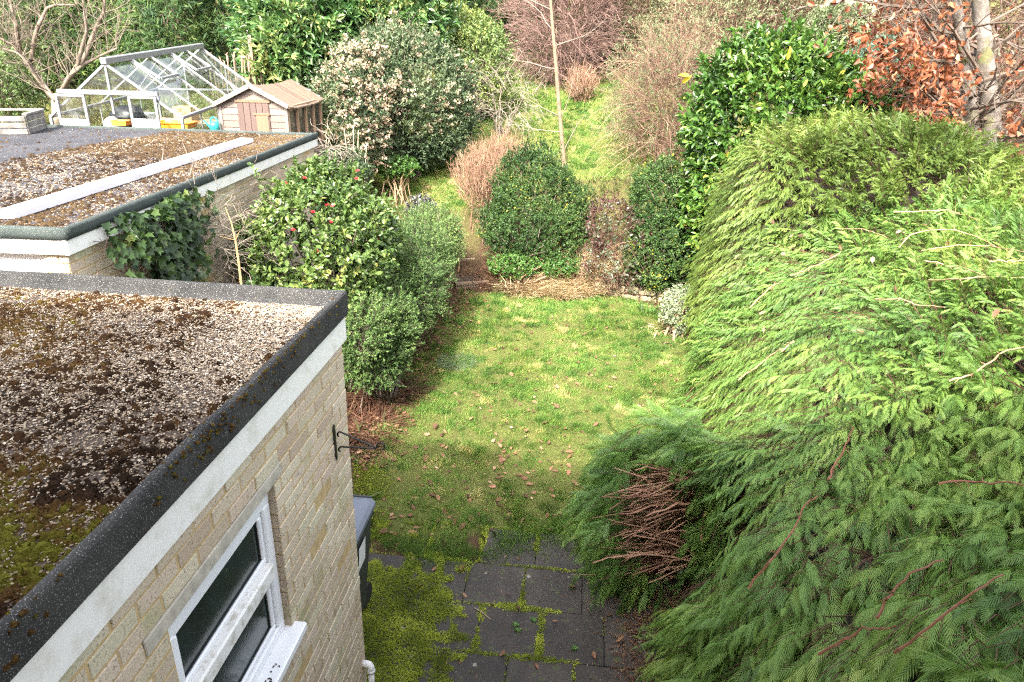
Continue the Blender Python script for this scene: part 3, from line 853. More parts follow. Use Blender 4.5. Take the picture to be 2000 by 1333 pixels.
# ================================================================== BUILT THINGS
I3 = np.eye(3)
HR = np.array([HN, HY, UP]).T
def make_bin():
    loc = hw(-.37, .49, G0)
    th = thing("wheelie_bin", "dark grey wheelie bin with blue-grey lid standing behind the brick house corner", "bin", loc, -AZ)
    M = (HR, loc)
    g = Geo()
    # tapered body
    def ring(hx, hy, z, c=.05, dy=0):
        return [(hx - c, -hy + dy, z), (hx, -hy + c + dy, z), (hx, hy - c + dy, z), (hx - c, hy + dy, z), (-hx + c, hy + dy, z), (-hx, hy - c + dy, z), (-hx, -hy + c + dy, z), (-hx + c, -hy + dy, z)]
    rings = [ring(.165, .17, .05), ring(.175, .18, .10), ring(.235, .26, .86), ring(.25, .275, .87), ring(.25, .275, .93)]
    V = np.array(sum(rings, [])) @ HR.T + loc
    F = [(k * 8 + i, k * 8 + (i + 1) % 8, (k + 1) * 8 + (i + 1) % 8, (k + 1) * 8 + i) for k in range(4) for i in range(8)]
    g.add(V, F); g.obj("body", plain("bin_plastic", (.035, .037, .042), .5, .15, 15), th)
    l = Geo()
    rings = [ring(.262, .285, .932, .04), ring(.262, .285, .962, .04), ring(.235, .255, .985, .05), ring(.20, .21, 1.0, .05)]
    V = np.array(sum(rings, [])); F = [(k * 8 + i, k * 8 + (i + 1) % 8, (k + 1) * 8 + (i + 1) % 8, (k + 1) * 8 + i) for k in range(3) for i in range(8)]
    F += [(24, 25, 26, 27), (24, 27, 28, 31), (28, 29, 30, 31)]
    l.add(V @ HR.T + loc, F)
    box(l, (-.12, -.05, .998), (.12, .17, 1.012), .006, .5, 0, M); box(l, (.02, -.19, .985), (.07, -.02, 1.03), .01, .5, 0, M); box(l, (-.07, -.19, .985), (-.02, -.02, 1.03), .01, .5, 0, M)
    lid = l.obj("lid", plain("bin_lid_plastic", (.135, .15, .19), .42, .12, 9), th)
    h = Geo(); tube1(h, [hw(*p) + (loc - HC) for p in ((-.2, .30, .9), (-.2, .345, .92), (.2, .345, .92), (.2, .30, .9))], .016, 6); h.obj("handle", plain("bin_handle", (.03, .032, .036), .5), th)
    for s in (-1, 1):
        w = Geo(); tube1(w, [loc + HN * s * .12 + HY * .2 + UP * .1, loc + HN * s * .175 + HY * .2 + UP * .1], .1, 16); w.obj("wheel", plain("bin_tyre", (.015, .015, .015), .8), th)
    s = Geo(); x = .2405
    V = np.array([(.2245, -.12, .62), (.2245, .03, .62), (.2375, .03, .82), (.2375, -.12, .82)]) + np.array([.006, 0, 0])
    s.add(V @ HR.T + loc, [(0, 1, 2, 3)]); s.obj("sticker", plain("white_sticker", (.75, .75, .75), .5, .05), th)
make_bin()

def make_bracket():
    o = hw(0, -.235, 1.80)
    th = thing("hanging_bracket", "black wrought iron hanging bracket with scrolls on the brick wall corner", "bracket", o, -AZ)
    blk = plain("black_iron", (.012, .011, .011), .5, .3, 40)
    M = (HR, o)
    b = Geo(); box(b, (.001, -.013, -.02), (.009, .013, .165), .003, .5, 0, M)
    V = np.array([(.001, -.013, .165), (.009, -.013, .165), (.009, .013, .165), (.001, .013, .165), (.001, 0, .185), (.009, 0, .185)]) @ HR.T + o
    b.add(V, [(0, 1, 5, 4), (2, 3, 4, 5)]); b.add(V, [(1, 2, 5), (3, 0, 4)])
    V = np.array([(.001, -.013, -.02), (.009, -.013, -.02), (.009, .013, -.02), (.001, .013, -.02), (.001, 0, -.045), (.009, 0, -.045)]) @ HR.T + o
    b.add(V, [(0, 1, 5, 4), (2, 3, 4, 5)]); b.add(V, [(1, 2, 5), (3, 0, 4)])
    b.obj("back_plate", blk, th)
    def scroll(c, r0, r1, a0, a1, n=22):
        return [o + HN * (c[0] + (r0 + (r1 - r0) * i / n) * cos(a0 + (a1 - a0) * i / n)) + UP * (c[1] + (r0 + (r1 - r0) * i / n) * sin(a0 + (a1 - a0) * i / n)) for i in range(n + 1)]
    for nm, c, tip in (("lower_arm", (.036, .02), (.235, .052)), ("upper_arm", (.036, .115), (.235, .058))):
        a = Geo(); p = scroll(c, .006, .027, radians(-150 + 360), radians(90), 20)
        tube1(a, list(p) + [o + HN * tip[0] + UP * tip[1]], .0052, 6); a.obj(nm, blk, th)
    k = Geo(); tube1(k, scroll((.262, .068), .024, .020, radians(215), radians(-80), 16), .005, 6); k.obj("hook", blk, th)
make_bracket()

def make_pipe():
    th = thing("waste_pipe", "white plastic waste pipe elbow at the foot of the brick house corner", "pipe", hw(.05, -.10, G0))
    wm = plain("white_pipe_plastic", (.76, .75, .74), .35, .15, 8)
    a = [hw(-.02, -.055, .02), hw(.02, -.055, .02), hw(.040, -.057, .016), hw(.052, -.062, .003), hw(.056, -.07, -.02)]
    g = Geo(); tube1(g, a, [.024, .025, .026, .026, .026], 14); g.obj("elbow", wm, th, smooth=True)
    g = Geo(); tube1(g, [hw(.056, -.068, -.012), hw(.057, -.072, -.032)], .0285, 14); tube1(g, [hw(.057, -.072, -.03), hw(.06, -.10, -.21)], .021, 14); g.obj("pipe_run", wm, th, smooth=True)
make_pipe()

def make_plank():
    a, b = at_z(8, 421, 2.64), at_z(483, 274, 2.64)
    g = Geo(); beam(g, a, b, .17, .055, .004)
    o = g.obj("plank", plain("white_board_paint", (.80, .78, .80), .45, .12, 3))
    tag(o, "long white board lying along the mossy gravel roof of the garage", "plank")
make_plank()

def make_cold_frame():
    wood = plain("grey_weathered_timber", (.22, .20, .18), .9, .5, 6, c2=(.08, .075, .065), bumps=.6, bscale=40, bdist=.006)
    c = np.array([-7.35, 9.75, 2.60]); th = thing("cold_frame", "low grey slatted timber cold frame at the far left end of the garage roof", "cold frame", c)
    g = Geo()
    for k in range(3):
        z = 2.61 + k * .085
        beam(g, (-8.4, 9.25, z + .035), (-6.78, 9.86, z + .035), .03, .07, .004, random.random())
        beam(g, (-6.78, 9.86, z + .035), (-7.0, 10.6, z + .035), .03, .07, .004, random.random())
    g.obj("side_boards", wood, th)
    g = Geo()
    for t in (0, .33, .66, 1): beam(g, np.array((-8.4, 9.25, 2.87)) + np.array((1.62, .61, 0)) * t, np.array((-8.6, 10.0, 2.87)) + np.array((1.6, .6, 0)) * t, .06, .03, .004)
    beam(g, (-8.6, 10.02, 2.87), (-7.0, 10.62, 2.87), .05, .03, .004)
    g.obj("top_bars", wood, th)
make_cold_frame()

def planks_mat(name, cols, sc=(2, 2, 30)):
    m, nt, bs = mat(name)
    mp = nt.nodes.new("ShaderNodeMapping"); mp.inputs["Scale"].default_value = sc
    nt.links.new(ncoord(nt), mp.inputs[0])
    n = noise(nt, 3, 6, .7, mp.outputs[0])
    c = ramp(nt, cols, mixc(nt, .6, attr(nt, "tint"), n))
    nt.links.new(c, bs.inputs["Base Color"]); bs.inputs["Roughness"].default_value = .9
    bump(nt, bs, n, .5, .006)
    return m
def make_shed():
    A, B = at_d(425, 200, 12), at_d(560, 208, 12); zb = 1.5
    x0, x1 = A[0], B[0]; ze = (A[2] + B[2]) / 2; zr = 3.21; xm = at_d(490, 168, 12)[0]; L = 2.1; y0 = 12.0
    zg = float(terrain(x0, 12.8)) - .1
    th = thing("garden_shed", "small weathered timber garden shed with bleached boards and patched felt roof", "shed", ((x0 + x1) / 2, 13, zg))
    wh = planks_mat("bleached_boards", [(0, (.045, .031, .024)), (.4, (.13, .10, .082)), (1, (.25, .215, .185))], (14, 14, 1.5))
    br = planks_mat("brown_boards", [(0, (.06, .035, .022)), (.5, (.17, .10, .06)), (1, (.30, .20, .13))], (9, 9, 1))
    g = Geo()
    for k in range(16):
        z = zg + .1 + k * .105
        if z > ze + .3: break
        h = min(.1, zr - z)
        def wid(zz): return 1 if zz <= ze else max(0, (zr - zz) / (zr - ze))
        w = wid(z + .05); a = xm + (x0 - xm) * w; b = xm + (x1 - xm) * w
        if w < .12: continue
        box(g, (a, y0 + .0 + .004 * (k % 2), z), (b, y0 + .03, z + h), .006, random.random())
        box(g, (a + .02 * 0, y0 + L - .03, z), (b, y0 + L, z + h), .006, random.random())
        if z < ze - .05: box(g, (x0, y0 + .03, z), (x0 + .02, y0 + L - .03, z + h), .004, random.random())
    for k in range(5):
        z = zg + .1 + k * .105
        box(g, (x1 - .02, y0 + .04, z), (x1 + .004, y0 + L - .04, z + .1), .004, random.random() * .3)  # only dark tints here: this side's shade is put into the board colour
    g.obj("wall", wh, th)
    d = Geo(); dx0, dx1 = x0 + .28 * (x1 - x0), x0 + .74 * (x1 - x0)
    n = 5
    for k in range(n): box(d, (dx0 + (dx1 - dx0) * k / n + .003, y0 - .022, zg + .12), (dx0 + (dx1 - dx0) * (k + 1) / n - .003, y0 - .004, ze + .02), .004, .25 + .5 * random.random())
    dr = d.obj("door", planks_mat("door_boards", [(0, (.03, .018, .015)), (.5, (.085, .055, .046)), (1, (.16, .12, .10))], (12, 12, 1)), th)
    q = Geo(); box(q, (dx0 + .58 * (dx1 - dx0), y0 - .034, zg + .3), (dx1 - .02, y0 - .024, ze - .16), .004, .3); q.obj("patch_board", br, dr)
    q = Geo(); box(q, (dx0 + .5 * (dx1 - dx0), y0 - .04, ze - .17), (dx1 + .01, y0 - .024, ze - .135), .003, .2); q.obj("latch", br, dr)
    q = Geo(); box(q, (dx0 - .03, y0 - .03, ze + .025), (dx1 + .03, y0 - .0, ze + .07), .004, .2); q.obj("lintel_board", br, th)
    q = Geo()
    for s in (x1 - .045, x0):
        cp = Geo(); box(cp, (s, y0 - .012, zg + .05), (s + .05, y0 + .05, ze), .004, .6); cp.obj("corner_post", wh, th)
    for k in range(5): yy = y0 + .03 + (L - .09) * k / 4; box(q, (x1 - .04, yy, zg + .6), (x1 + .012, yy + .05, ze - .09), .004, .6)
    box(q, (x1 - .03, y0 + .05, ze - .10), (x1 + .018, y0 + L, ze - .02), .004, .5)
    q.obj("window_frame", planks_mat("frame_wood", [(0, (.16, .09, .05)), (1, (.42, .28, .17))], (5, 5, 2)), th)
    q = Geo(); box(q, (x1 - .034, y0 + .08, zg + .62), (x1 - .028, y0 + L - .06, ze - .1), 0, .5); q.obj("window", plain("dirty_shed_glass", (.03, .032, .03), .2, .4, 6), th)
    r = Geo()
    for sx, xe in ((-1, x0 - .06), (1, x1 + .06)):
        zz = ze - .06 * (zr - ze) / abs(x1 - xm)
        nb = 16
        for k in range(nb):
            ya, yb = y0 - .08 + (L + .16) * k / nb, y0 - .08 + (L + .16) * (k + 1) / nb
            p = np.array([(xm, ya + .004, zr + .02), (xe, ya + .004, zz), (xe, yb - .004, zz), (xm, yb - .004, zr + .02)])
            V = np.concatenate([p, p - UP * .022]); dz = random.gauss(0, .005) - .04 * sin(pi * (k + .5) / nb); V[:, 2] += dz
            r.add(V, [(0, 1, 2, 3), (7, 6, 5, 4), (0, 4, 5, 1), (1, 5, 6, 2), (2, 6, 7, 3), (3, 7, 4, 0)], .2 if k in (8, 9) else .45 + .5 * random.random())
    r.obj("roof", planks_mat("roof_boards", [(0, (.035, .035, .032)), (.3, (.09, .06, .04)), (.6, (.15, .105, .07)), (1, (.23, .175, .125))], (3, 12, 3)), th)
    q = Geo()
    for xe, zz in ((x0 - .05, ze - .02), (x1 + .05, ze - .02)): beam(q, (xm, y0 - .085, zr), (xe, y0 - .085, zz), .025, .07, .004, .9)
    q.obj("barge_board", wh, th)
make_shed()

ALU = plain("aluminium", (.20, .205, .21), .45, .2, 20, metal=.25)
def glassmat():
    m, nt, bs = mat("greenhouse_glass")
    nt.nodes.remove(bs)
    tr = nt.nodes.new("ShaderNodeBsdfTransparent"); tr.inputs[0].default_value = (.90, .94, .92, 1)
    gl = nt.nodes.new("ShaderNodeBsdfGlossy"); gl.inputs["Roughness"].default_value = .02
    df = nt.nodes.new("ShaderNodeBsdfDiffuse"); df.inputs[0].default_value = (.6, .62, .6, 1)
    m1 = nt.nodes.new("ShaderNodeMixShader"); m1.inputs[0].default_value = .20
    nt.links.new(tr.outputs[0], m1.inputs[1]); nt.links.new(gl.outputs[0], m1.inputs[2])
    m2 = nt.nodes.new("ShaderNodeMixShader")
    nt.links.new(mthr(nt, noise(nt, 3, 5, .7), .50, 2.6), m2.inputs[0])
    nt.links.new(m1.outputs[0], m2.inputs[1]); nt.links.new(df.outputs[0], m2.inputs[2])
    nt.links.new(m2.outputs[0], nt.nodes["Material Output"].inputs[0])
    return m
GLASS = glassmat()
def make_greenhouse():
    y0 = 12.0
    ap, el, er = at_d(205, 125, y0), at_d(99, 228, y0), at_d(355, 231, y0)
    zb = 1.55; L = 3.7
    th = thing("greenhouse", "aluminium framed glass greenhouse with sloping glazed roof behind the garage", "greenhouse", (ap[0], y0 + L / 2, zb))
    rise = np.array([.02, L, .24])
    A0, E0, R0 = ap, el, er; A1, E1, R1 = ap + rise, el + rise, er + rise
    fr = Geo()
    def b(p, q, w=.032, h=.04): beam(fr, p, q, w, h, .004)
    gz = lambda p: np.array([p[0], p[1], zb])
    for P, Q in ((A0, E0), (A0, R0), (A1, E1), (A1, R1)): b(P, Q)
    for P in (E0, R0, E1, R1): beam(fr, gz(P), P, .045, .045, .004, up=(0, 1, 0))
    for P, Q in ((E0, E1), (R0, R1)): beam(fr, P, Q, .06, .05, .006)
    for P, Q in ((gz(E0), gz(E1)), (gz(R0), gz(R1)), (gz(E0), gz(R0)), (gz(E1), gz(R1)), (E1, R1)): b(P, Q)
    M0 = (E0 + R0) / 2
    beam(fr, np.array([ap[0], y0, M0[2] + .05]), A0 - UP * .03, .035, .035, .003, up=(0, 1, 0))
    for t in (.3, .7): beam(fr, np.array([E1[0] + (R1[0] - E1[0]) * t, y0 + L, zb]), np.array([E1[0] + (R1[0] - E1[0]) * t, y0 + L, E1[2] + (A1[2] - E1[2]) * (1 - abs(2 * t - 1))]), .03, .03, .003, up=(0, 1, 0))
    # inner brace
    beam(fr, A0 + rise * .5 - UP * .05, E0 + rise * .75, .025, .025, .002); beam(fr, A0 + rise * .98 - UP * .05, R0 + rise * .72, .025, .025, .002)
    fr.obj("frame", ALU, th)
    rd = Geo(); beam(rd, A0 - np.array([0, .05, -.04]), A1 + np.array([0, .05, .04]), .10, .10, .01); rd.obj("ridge", ALU, th)
    nb = 5
    for side, E, nm in ((0, R0, 'r'), (1, E0, 'l')):
        for k in (range(1, nb) if side == 0 else (2, 4)):
            g = Geo(); o = rise * k / nb; beam(g, A0 + o, E + o, .021 if side == 0 else .012, .028, .003); g.obj("glazing_bar", ALU, th)
        for k in range(1, nb):
            o = rise * k / nb; p = E + o; g = Geo(); beam(g, gz(p), p, .02, .022, .002, up=(0, 1, 0)); g.obj("upright", ALU, th)
    for k in range(nb):
        a, c = rise * (k + .04) / nb, rise * (k + .96) / nb
        for E in (R0, E0):
            g = Geo(); dn = np.array([0, 0, -.012]); g.add(np.array([A0 + a + dn, E + a + dn, E + c + dn, A0 + c + dn]), [(0, 1, 2, 3)]); g.obj("roof_pane", GLASS, th)
            p, q = E + a, E + c; g = Geo(); g.add(np.array([gz(p), p - UP * .03, q - UP * .03, gz(q)]), [(0, 1, 2, 3)]); g.obj("side_pane", GLASS, th)
    g = Geo(); g.add(np.array([A0, E0, R0]) + np.array([0, .012, 0]), [(0, 1, 2)]); g.obj("gable_pane", GLASS, th)
    g = Geo(); g.add(np.array([A1, E1, R1, gz(R1), gz(E1)]), [(0, 1, 2)]); g.add(np.array([gz(E1), E1, R1, gz(R1)]), [(0, 1, 2, 3)]); g.obj("gable_pane", GLASS, th)
    # opened roof vents: their lower rails
    for k, t in ((1, .42), (3, .42)):
        v = Geo(); o0, o1 = rise * (k + .05) / nb, rise * (k + .95) / nb
        lift = np.array([.02, 0, .05]); p, q = A0 + (R0 - A0) * t, A0
        for u, w in ((p + o0 + lift, p + o1 + lift), (A0 + o0 + UP * .02, p + o0 + lift), (A0 + o1 + UP * .02, p + o1 + lift)): beam(v, u, w, .045, .04, .004)
        v.obj("roof_vent", ALU, th)
    # sliding doors under a long top rail
    tl, trr = at_d(112, 178, y0 - .06), at_d(308, 180, y0 - .06)
    zt = (tl[2] + trr[2]) / 2
    g = Geo(); box(g, (tl[0], y0 - .09, zt - .055), (trr[0], y0 - .03, zt + .015), .006); g.obj("door_rail", ALU, th)
    for xa, xb in ((118, 176), (258, 313)):
        a, c = at_d(xa, 240, y0 - .06)[0], at_d(xb, 240, y0 - .06)[0]
        d = Geo(); box(d, (a, y0 - .08, zb), (a + .045, y0 - .045, zt - .055), .004); box(d, (c - .045, y0 - .08, zb), (c, y0 - .045, zt - .055), .004)
        box(d, (a + .045, y0 - .08, zt - .10), (c - .045, y0 - .045, zt - .055), .004); dd = d.obj("door", ALU, th)
        zk = at_d((xa + xb) / 2, 233, y0 - .06)[2]
        k = Geo(); box(k, (a + .045, y0 - .07, zb + .1), (c - .045, y0 - .06, zk), .003); k.obj("kick_panel", plain("white_panel", (.78, .79, .8), .4, .05), dd)
        k = Geo(); k.add(np.array([(a + .045, y0 - .065, zk), (c - .045, y0 - .065, zk), (c - .045, y0 - .065, zt - .1), (a + .045, y0 - .065, zt - .1)]), [(0, 1, 2, 3)]); k.obj("pane", GLASS, dd)
    return el, er, zb
E0_, R0_, GZB = make_greenhouse()

def contents():
    wood = plain("bench_wood", (.36, .26, .16), .8, .4, 10)
    def bench(x0, x1, y0, y1, z, label):
        th = thing("potting_bench", label, "bench", ((x0 + x1) / 2, (y0 + y1) / 2, GZB))
        g = Geo()
        for k in range(6): y = y0 + (y1 - y0) * k / 6; box(g, (x0, y + .01, z - .03), (x1, y + (y1 - y0) / 6 - .01, z), .004)
        g.obj("bench_top", wood, th)
        for x in (x0 + .05, x1 - .1):
            for y in (y0 + .03, y1 - .08):
                q = Geo(); box(q, (x, y, GZB), (x + .05, y + .05, z - .03), .004); q.obj("leg", wood, th)
    bench(-7.2, -5.75, 13.6, 14.3, 2.43, "timber potting bench across the inside of the greenhouse")
    # white tub
    p = at_d(272, 214, 13.0); z = 2.36
    th = thing("storage_tub", "white plastic tub inside the greenhouse behind the right hand door", "tub", (p[0], 13.0, z - .3))
    g = Geo(); wx, wy = .20, .16
    rg = []
    for s, zz in ((.82, z - .02), (1, z + .24), (1.07, z + .24), (1.07, z + .27), (.97, z + .27), (.8, z + .0)):
        rg.append([(p[0] + a * wx * s, 13.0 + c * wy * s, zz) for a, c in ((-1, -1), (1, -1), (1, 1), (-1, 1))])
    V = np.array(sum(rg, [])); g.add(V, [(k * 4 + i, k * 4 + (i + 1) % 4, (k + 1) * 4 + (i + 1) % 4, (k + 1) * 4 + i) for k in range(5) for i in range(4)] + [(3, 2, 1, 0)])
    g.obj("tub", plain("white_tub", (.74, .76, .78), .45, .08), th)
    g = Geo(); box(g, (p[0] - .25, 12.8, GZB), (p[0] + .25, 13.2, z - .021), .01); tag(g.obj("crate", plain("dark_crate", (.045, .042, .04), .8, .3)), "dark crate under the white tub in the greenhouse", "crate")
    def sack(name, px, py, D, r, m, label, cat):
        c = at_d(px, py, D); g = Geo()
        n, k = 14, 9
        th_, ph = np.meshgrid(np.linspace(0, pi, k), np.arange(n) * 2 * pi / n, indexing='ij')
        d = np.stack([np.sin(th_) * np.cos(ph), np.sin(th_) * np.sin(ph), np.cos(th_)], -1).reshape(-1, 3)
        V = c + d * np.array(r) * (1 + .35 * (fbm(d, 2.2, int(px), 2) - .5))[:, None]
        g.add(V, [(i * n + j, i * n + (j + 1) % n, (i + 1) * n + (j + 1) % n, (i + 1) * n + j) for i in range(k - 1) for j in range(n)])
        tag(g.obj(name, m, smooth=True), label, cat)
    sack("rubbish_sack", 250, 232, 12.7, (.32, .22, .24), plain("black_polythene", (.012, .012, .014), .3, .3), "black plastic sack between the greenhouse doors", "sack")
    sack("compost_bag", 218, 243, 12.35, (.14, .12, .13), plain("pale_bag", (.62, .52, .48), .6, .35, 9), "pale pink compost bag beside the black sack in the greenhouse", "bag")
    # tray and pots
    def tray(px, py, D, w, l, h, m, label, name="tray"):
        c = at_d(px, py, D); g = Geo()
        rg = []
        for s, zz in ((.85, 0), (1, h), (1.08, h), (1.08, h + .012), (.96, h + .012), (.82, .015)):
            rg.append([(c[0] + a * w * s, c[1] + b_ * l * s, c[2] + zz) for a, b_ in ((-1, -1), (-.3, -1.06), (.3, -1.06), (1, -1), (1.05, 0), (1, 1), (.3, 1.06), (-.3, 1.06), (-1, 1), (-1.05, 0))])
        V = np.array(sum(rg, [])); n = 10
        g.add(V, [(k * n + i, k * n + (i + 1) % n, (k + 1) * n + (i + 1) % n, (k + 1) * n + i) for k in range(5) for i in range(n)])
        b0 = 5 * n; g.add(V[b0:], [(0, i, i + 1) for i in range(1, n - 1)])
        tag(g.obj(name, m), label, "tray")
    tray(238, 245, 12.2, .13, .1, .07, plain("orange_plastic", (.75, .25, .04), .45, .1), "orange plastic tray in the greenhouse doorway")
    tray(345, 250, 12.35, .30, .2, .09, plain("amber_plastic", (.80, .42, .03), .4, .25, 4, c2=(.8, .2, .03)), "big yellow and orange tray inside the greenhouse beside the shed")
    c = at_d(366, 200, 14.0); g = Geo(); zb = 2.432
    box(g, (c[0] - .19, 13.75, zb), (c[0] + .15, 14.1, zb + .26), .004)
    tag(g.obj("cardboard_box", plain("cardboard", (.46, .30, .16), .85, .2)), "brown cardboard box on the greenhouse potting bench", "box")
    # teal watering can
    p = at_d(418, 238, 11.9); z = GZB + .65
    th = thing("watering_can", "teal plastic watering can just left of the garden shed", "watering can", (p[0], 11.9, p[2] - .12))
    tm = plain("teal_plastic", (.02, .30, .30), .4, .1)
    g = Geo(); tube1(g, [(p[0], 11.9, p[2] - .14), (p[0], 11.9, p[2] - .02), (p[0], 11.9, p[2])], [.08, .075, .05], 14); g.obj("can_body", tm, th, smooth=True)
    g = Geo(); tube1(g, [(p[0] + .04 * cos(a) * 1.5, 11.9, p[2] + .07 * sin(a)) for a in np.linspace(-.2, pi + .2, 12)], .013, 6); g.obj("handle", tm, th)
    g = Geo(); tube1(g, [(p[0] - .07, 11.9, p[2] - .1), (p[0] - .16, 11.88, p[2] + .02)], [.018, .012], 8); g.obj("spout", tm, th)
    g = Geo(); box(g, (p[0] - .12, 11.8, 1.5), (p[0] + .12, 12.0, p[2] - .141), .01); tag(g.obj("upturned_crate", plain("grey_green_crate", (.10, .12, .09), .7, .3)), "grey green crate under the teal watering can beside the shed", "crate")
contents()

def make_paling():
    a, b_ = at_d(408, 120, 15.9), at_d(510, 110, 16.6)
    th = thing("paling_fence", "chestnut paling fence of thin upright stakes behind the greenhouse", "fence", (a[0], a[1], float(terrain(a[0], a[1]))))
    wd = plain("paling_wood", (.28, .20, .13), .9, .5, 6)
    n = 17
    for i in range(n):
        t = i / (n - 1); p = a + (b_ - a) * t; z = float(terrain(p[0], p[1]))
        g = Geo(); top = p[2] + random.gauss(.08, .05)
        r = .05 if i == 13 else .018
        tube1(g, [(p[0], p[1], z - .05), (p[0] + random.gauss(0, .02), p[1], (z + top) / 2), (p[0] + random.gauss(0, .03), p[1], top + (.22 if i == 13 else 0)), (p[0], p[1], top + (.24 if i == 13 else .04))], [r, r, r * .9, .003], 6)
        g.obj("post" if i == 13 else "stake", wd, th)
    for dz in (-.18, -.75):
        g = Geo(); tube1(g, [a + UP * dz + np.array([0, .02, 0]), b_ + UP * dz + np.array([0, .02, 0])], .008, 5); g.obj("wire", ALU, th)
make_paling()

def make_steps():
    rs = [((890, 552), (955, 548), -.05), ((868, 507), (934, 504), .10), ((846, 470), (915, 467), .25), ((838, 438), (908, 434), .40), ((850, 411), (905, 408), .55)]
    P = [(at_z(*a, z), at_z(*b_, z)) for a, b_, z in rs]
    c = (P[0][0] + P[0][1]) / 2
    th = thing("garden_steps", "flight of old timber edged garden steps between the shrubs", "steps", (c[0], c[1], G0))
    wd = planks_mat("rotting_step_timber", [(0, (.05, .035, .025)), (.6, (.17, .12, .08)), (1, (.30, .23, .16))], (2, 10, 10))
    so = plain("step_soil", (.07, .05, .032), .95, .6, 14, c2=(.035, .025, .016), bumps=1, bscale=30, bdist=.03)
    for i, (a, b_) in enumerate(P):
        a, b_ = a.copy(), b_.copy(); b_[2] = a[2]
        g = Geo(); beam(g, a - UP * .03, b_ - UP * .03, .05, .06, .008, random.random()); beam(g, a - UP * .105 + np.array([0, .012, 0]), b_ - UP * .105 + np.array([0, .012, 0]), .04, .085, .006, random.random() * .5); g.obj("riser", wd, th)
        if i < 4:
            a2, b2 = P[i + 1][0].copy(), P[i + 1][1].copy(); a2[2] = b2[2] = a[2]
            n, m = 8, 8; V = []
            for u in range(n):
                for v in range(m):
                    q = (a + (b_ - a) * u / (n - 1)) * (1 - v / (m - 1)) + (a2 + (b2 - a2) * u / (n - 1)) * v / (m - 1)
                    V.append(q + np.array([0, .03, -.015 + random.gauss(0, .008)]))
            g = Geo(); g.add(np.array(V), [(u * m + v, (u + 1) * m + v, (u + 1) * m + v + 1, u * m + v + 1) for u in range(n - 1) for v in range(m - 1)]); g.obj("tread", so, th, smooth=True)
    return P
STEPS = make_steps()

def make_low_wall():
    a, b_ = ground(1165, 572), ground(1362, 596)
    th = thing("low_stone_wall", "low mossy stone retaining wall at the back edge of the lawn", "wall", (a[0], a[1], G0))
    g = Geo(); d = (b_ - a); L = np.linalg.norm(d[:2]); d /= np.linalg.norm(d); o = np.array([-d[1], d[0], 0])
    r = random.Random(8)
    for row in range(2):
        x = -.05 * row
        while x < L:
            w = r.uniform(.18, .42)
            R = np.array([d * [1, 1, 0], o, UP]).T
            box(g, (x + .006, -.02 + r.gauss(0, .015), row * .15 - .1), (x + w - .006, .25, row * .15 + .04 + r.gauss(0, .01)), .025, r.random(), 0, (R, a * [1, 1, 0] + UP * (G0 + .02)))
            x += w
    g.obj("stones", plain("buff_garden_stone", (.30, .25, .16), .95, .5, 7, c2=(.13, .13, .06), bumps=.8, bscale=30, bdist=.02), th)
make_low_wall()

# ================================================================== VEGETATION
BARK = plain("grey_brown_bark", (.16, .12, .09), .9, .5, 12, c2=(.07, .05, .04), bumps=.6, bscale=40, bdist=.01)
PALEBARK = plain("pale_bark", (.40, .33, .24), .85, .45, 14, c2=(.22, .17, .12))
TWIGT = leafmat("twig_tan", [(0, (.16, .10, .06)), (.5, (.33, .23, .14)), (1, (.50, .38, .26))], .8, 0, .2)
TWIGR = leafmat("twig_red_brown", [(0, (.04, .020, .013)), (.5, (.095, .05, .035)), (1, (.18, .11, .075))], .8, 0, .2)
TWIGP = leafmat("twig_pinkish", [(0, (.06, .034, .024)), (.5, (.145, .085, .06)), (1, (.26, .17, .12))], .85, 0, .2)
TWIGG = leafmat("twig_grey", [(0, (.08, .065, .05)), (.5, (.20, .165, .13)), (1, (.34, .29, .23))], .85, 0, .2)

# ------------------------------------------------------------------ the big cypress hedge
def prof_near(q): 
    u = np.linspace(0, 1, 9)
    return np.interp(q, u, [0, .0, .10, .34, .72, 1.25, 2.05, 3.1, 4.6]), np.interp(q, u, [-.2, .55, 1.1, 1.58, 1.93, 2.18, 2.37, 2.43, 2.35])
def prof_far(q):
    u = np.linspace(0, 1, 9)
    return np.interp(q, u, [0, .0, .06, .16, .36, .62, 1.2, 2.1, 3.2]), np.interp(q, u, [-.2, .7, 1.5, 2.2, 2.72, 2.93, 3.02, 3.06, 2.85])
def hedge_pt(D, q):
    w = sstep(7.4, 9.2, D)
    o1, z1 = prof_near(q); o2, z2 = prof_far(q)
    o, z = o1 * (1 - w) + o2 * w, z1 * (1 - w) + z2 * w
    p = np.stack([.46 + .244 * D + o, D, z], -1)
    return p
def hedge_surf(D, q, bough=1.0):
    e = 1e-3
    p = hedge_pt(D, q)
    a = hedge_pt(D + e, q) - p; b = hedge_pt(D, np.clip(q + e, 0, 1)) - hedge_pt(D, np.clip(q - e, 0, 1))
    n = norm(np.cross(b, a)); n = np.where(n[:, :1] * -1 + n[:, 2:] * .5 < 0, -n, n)
    k = (fbm(p, .85, 71, 3) - .5) * .55 + (fbm(p, 2.4, 73, 2) - .5) * .30
    p = p + n * k[:, None]
    # the flopped-out bough low on the lawn side
    w = .55 * bough * np.exp(-((D - 4.2) / np.where(D < 4.2, .45, .72)) ** 2 - ((p[:, 2] - .75) / np.where(p[:, 2] > .75, .95, .55)) ** 2)
    p = p + np.array([-.84, -.05, -.05]) * w[:, None]
    return p, n
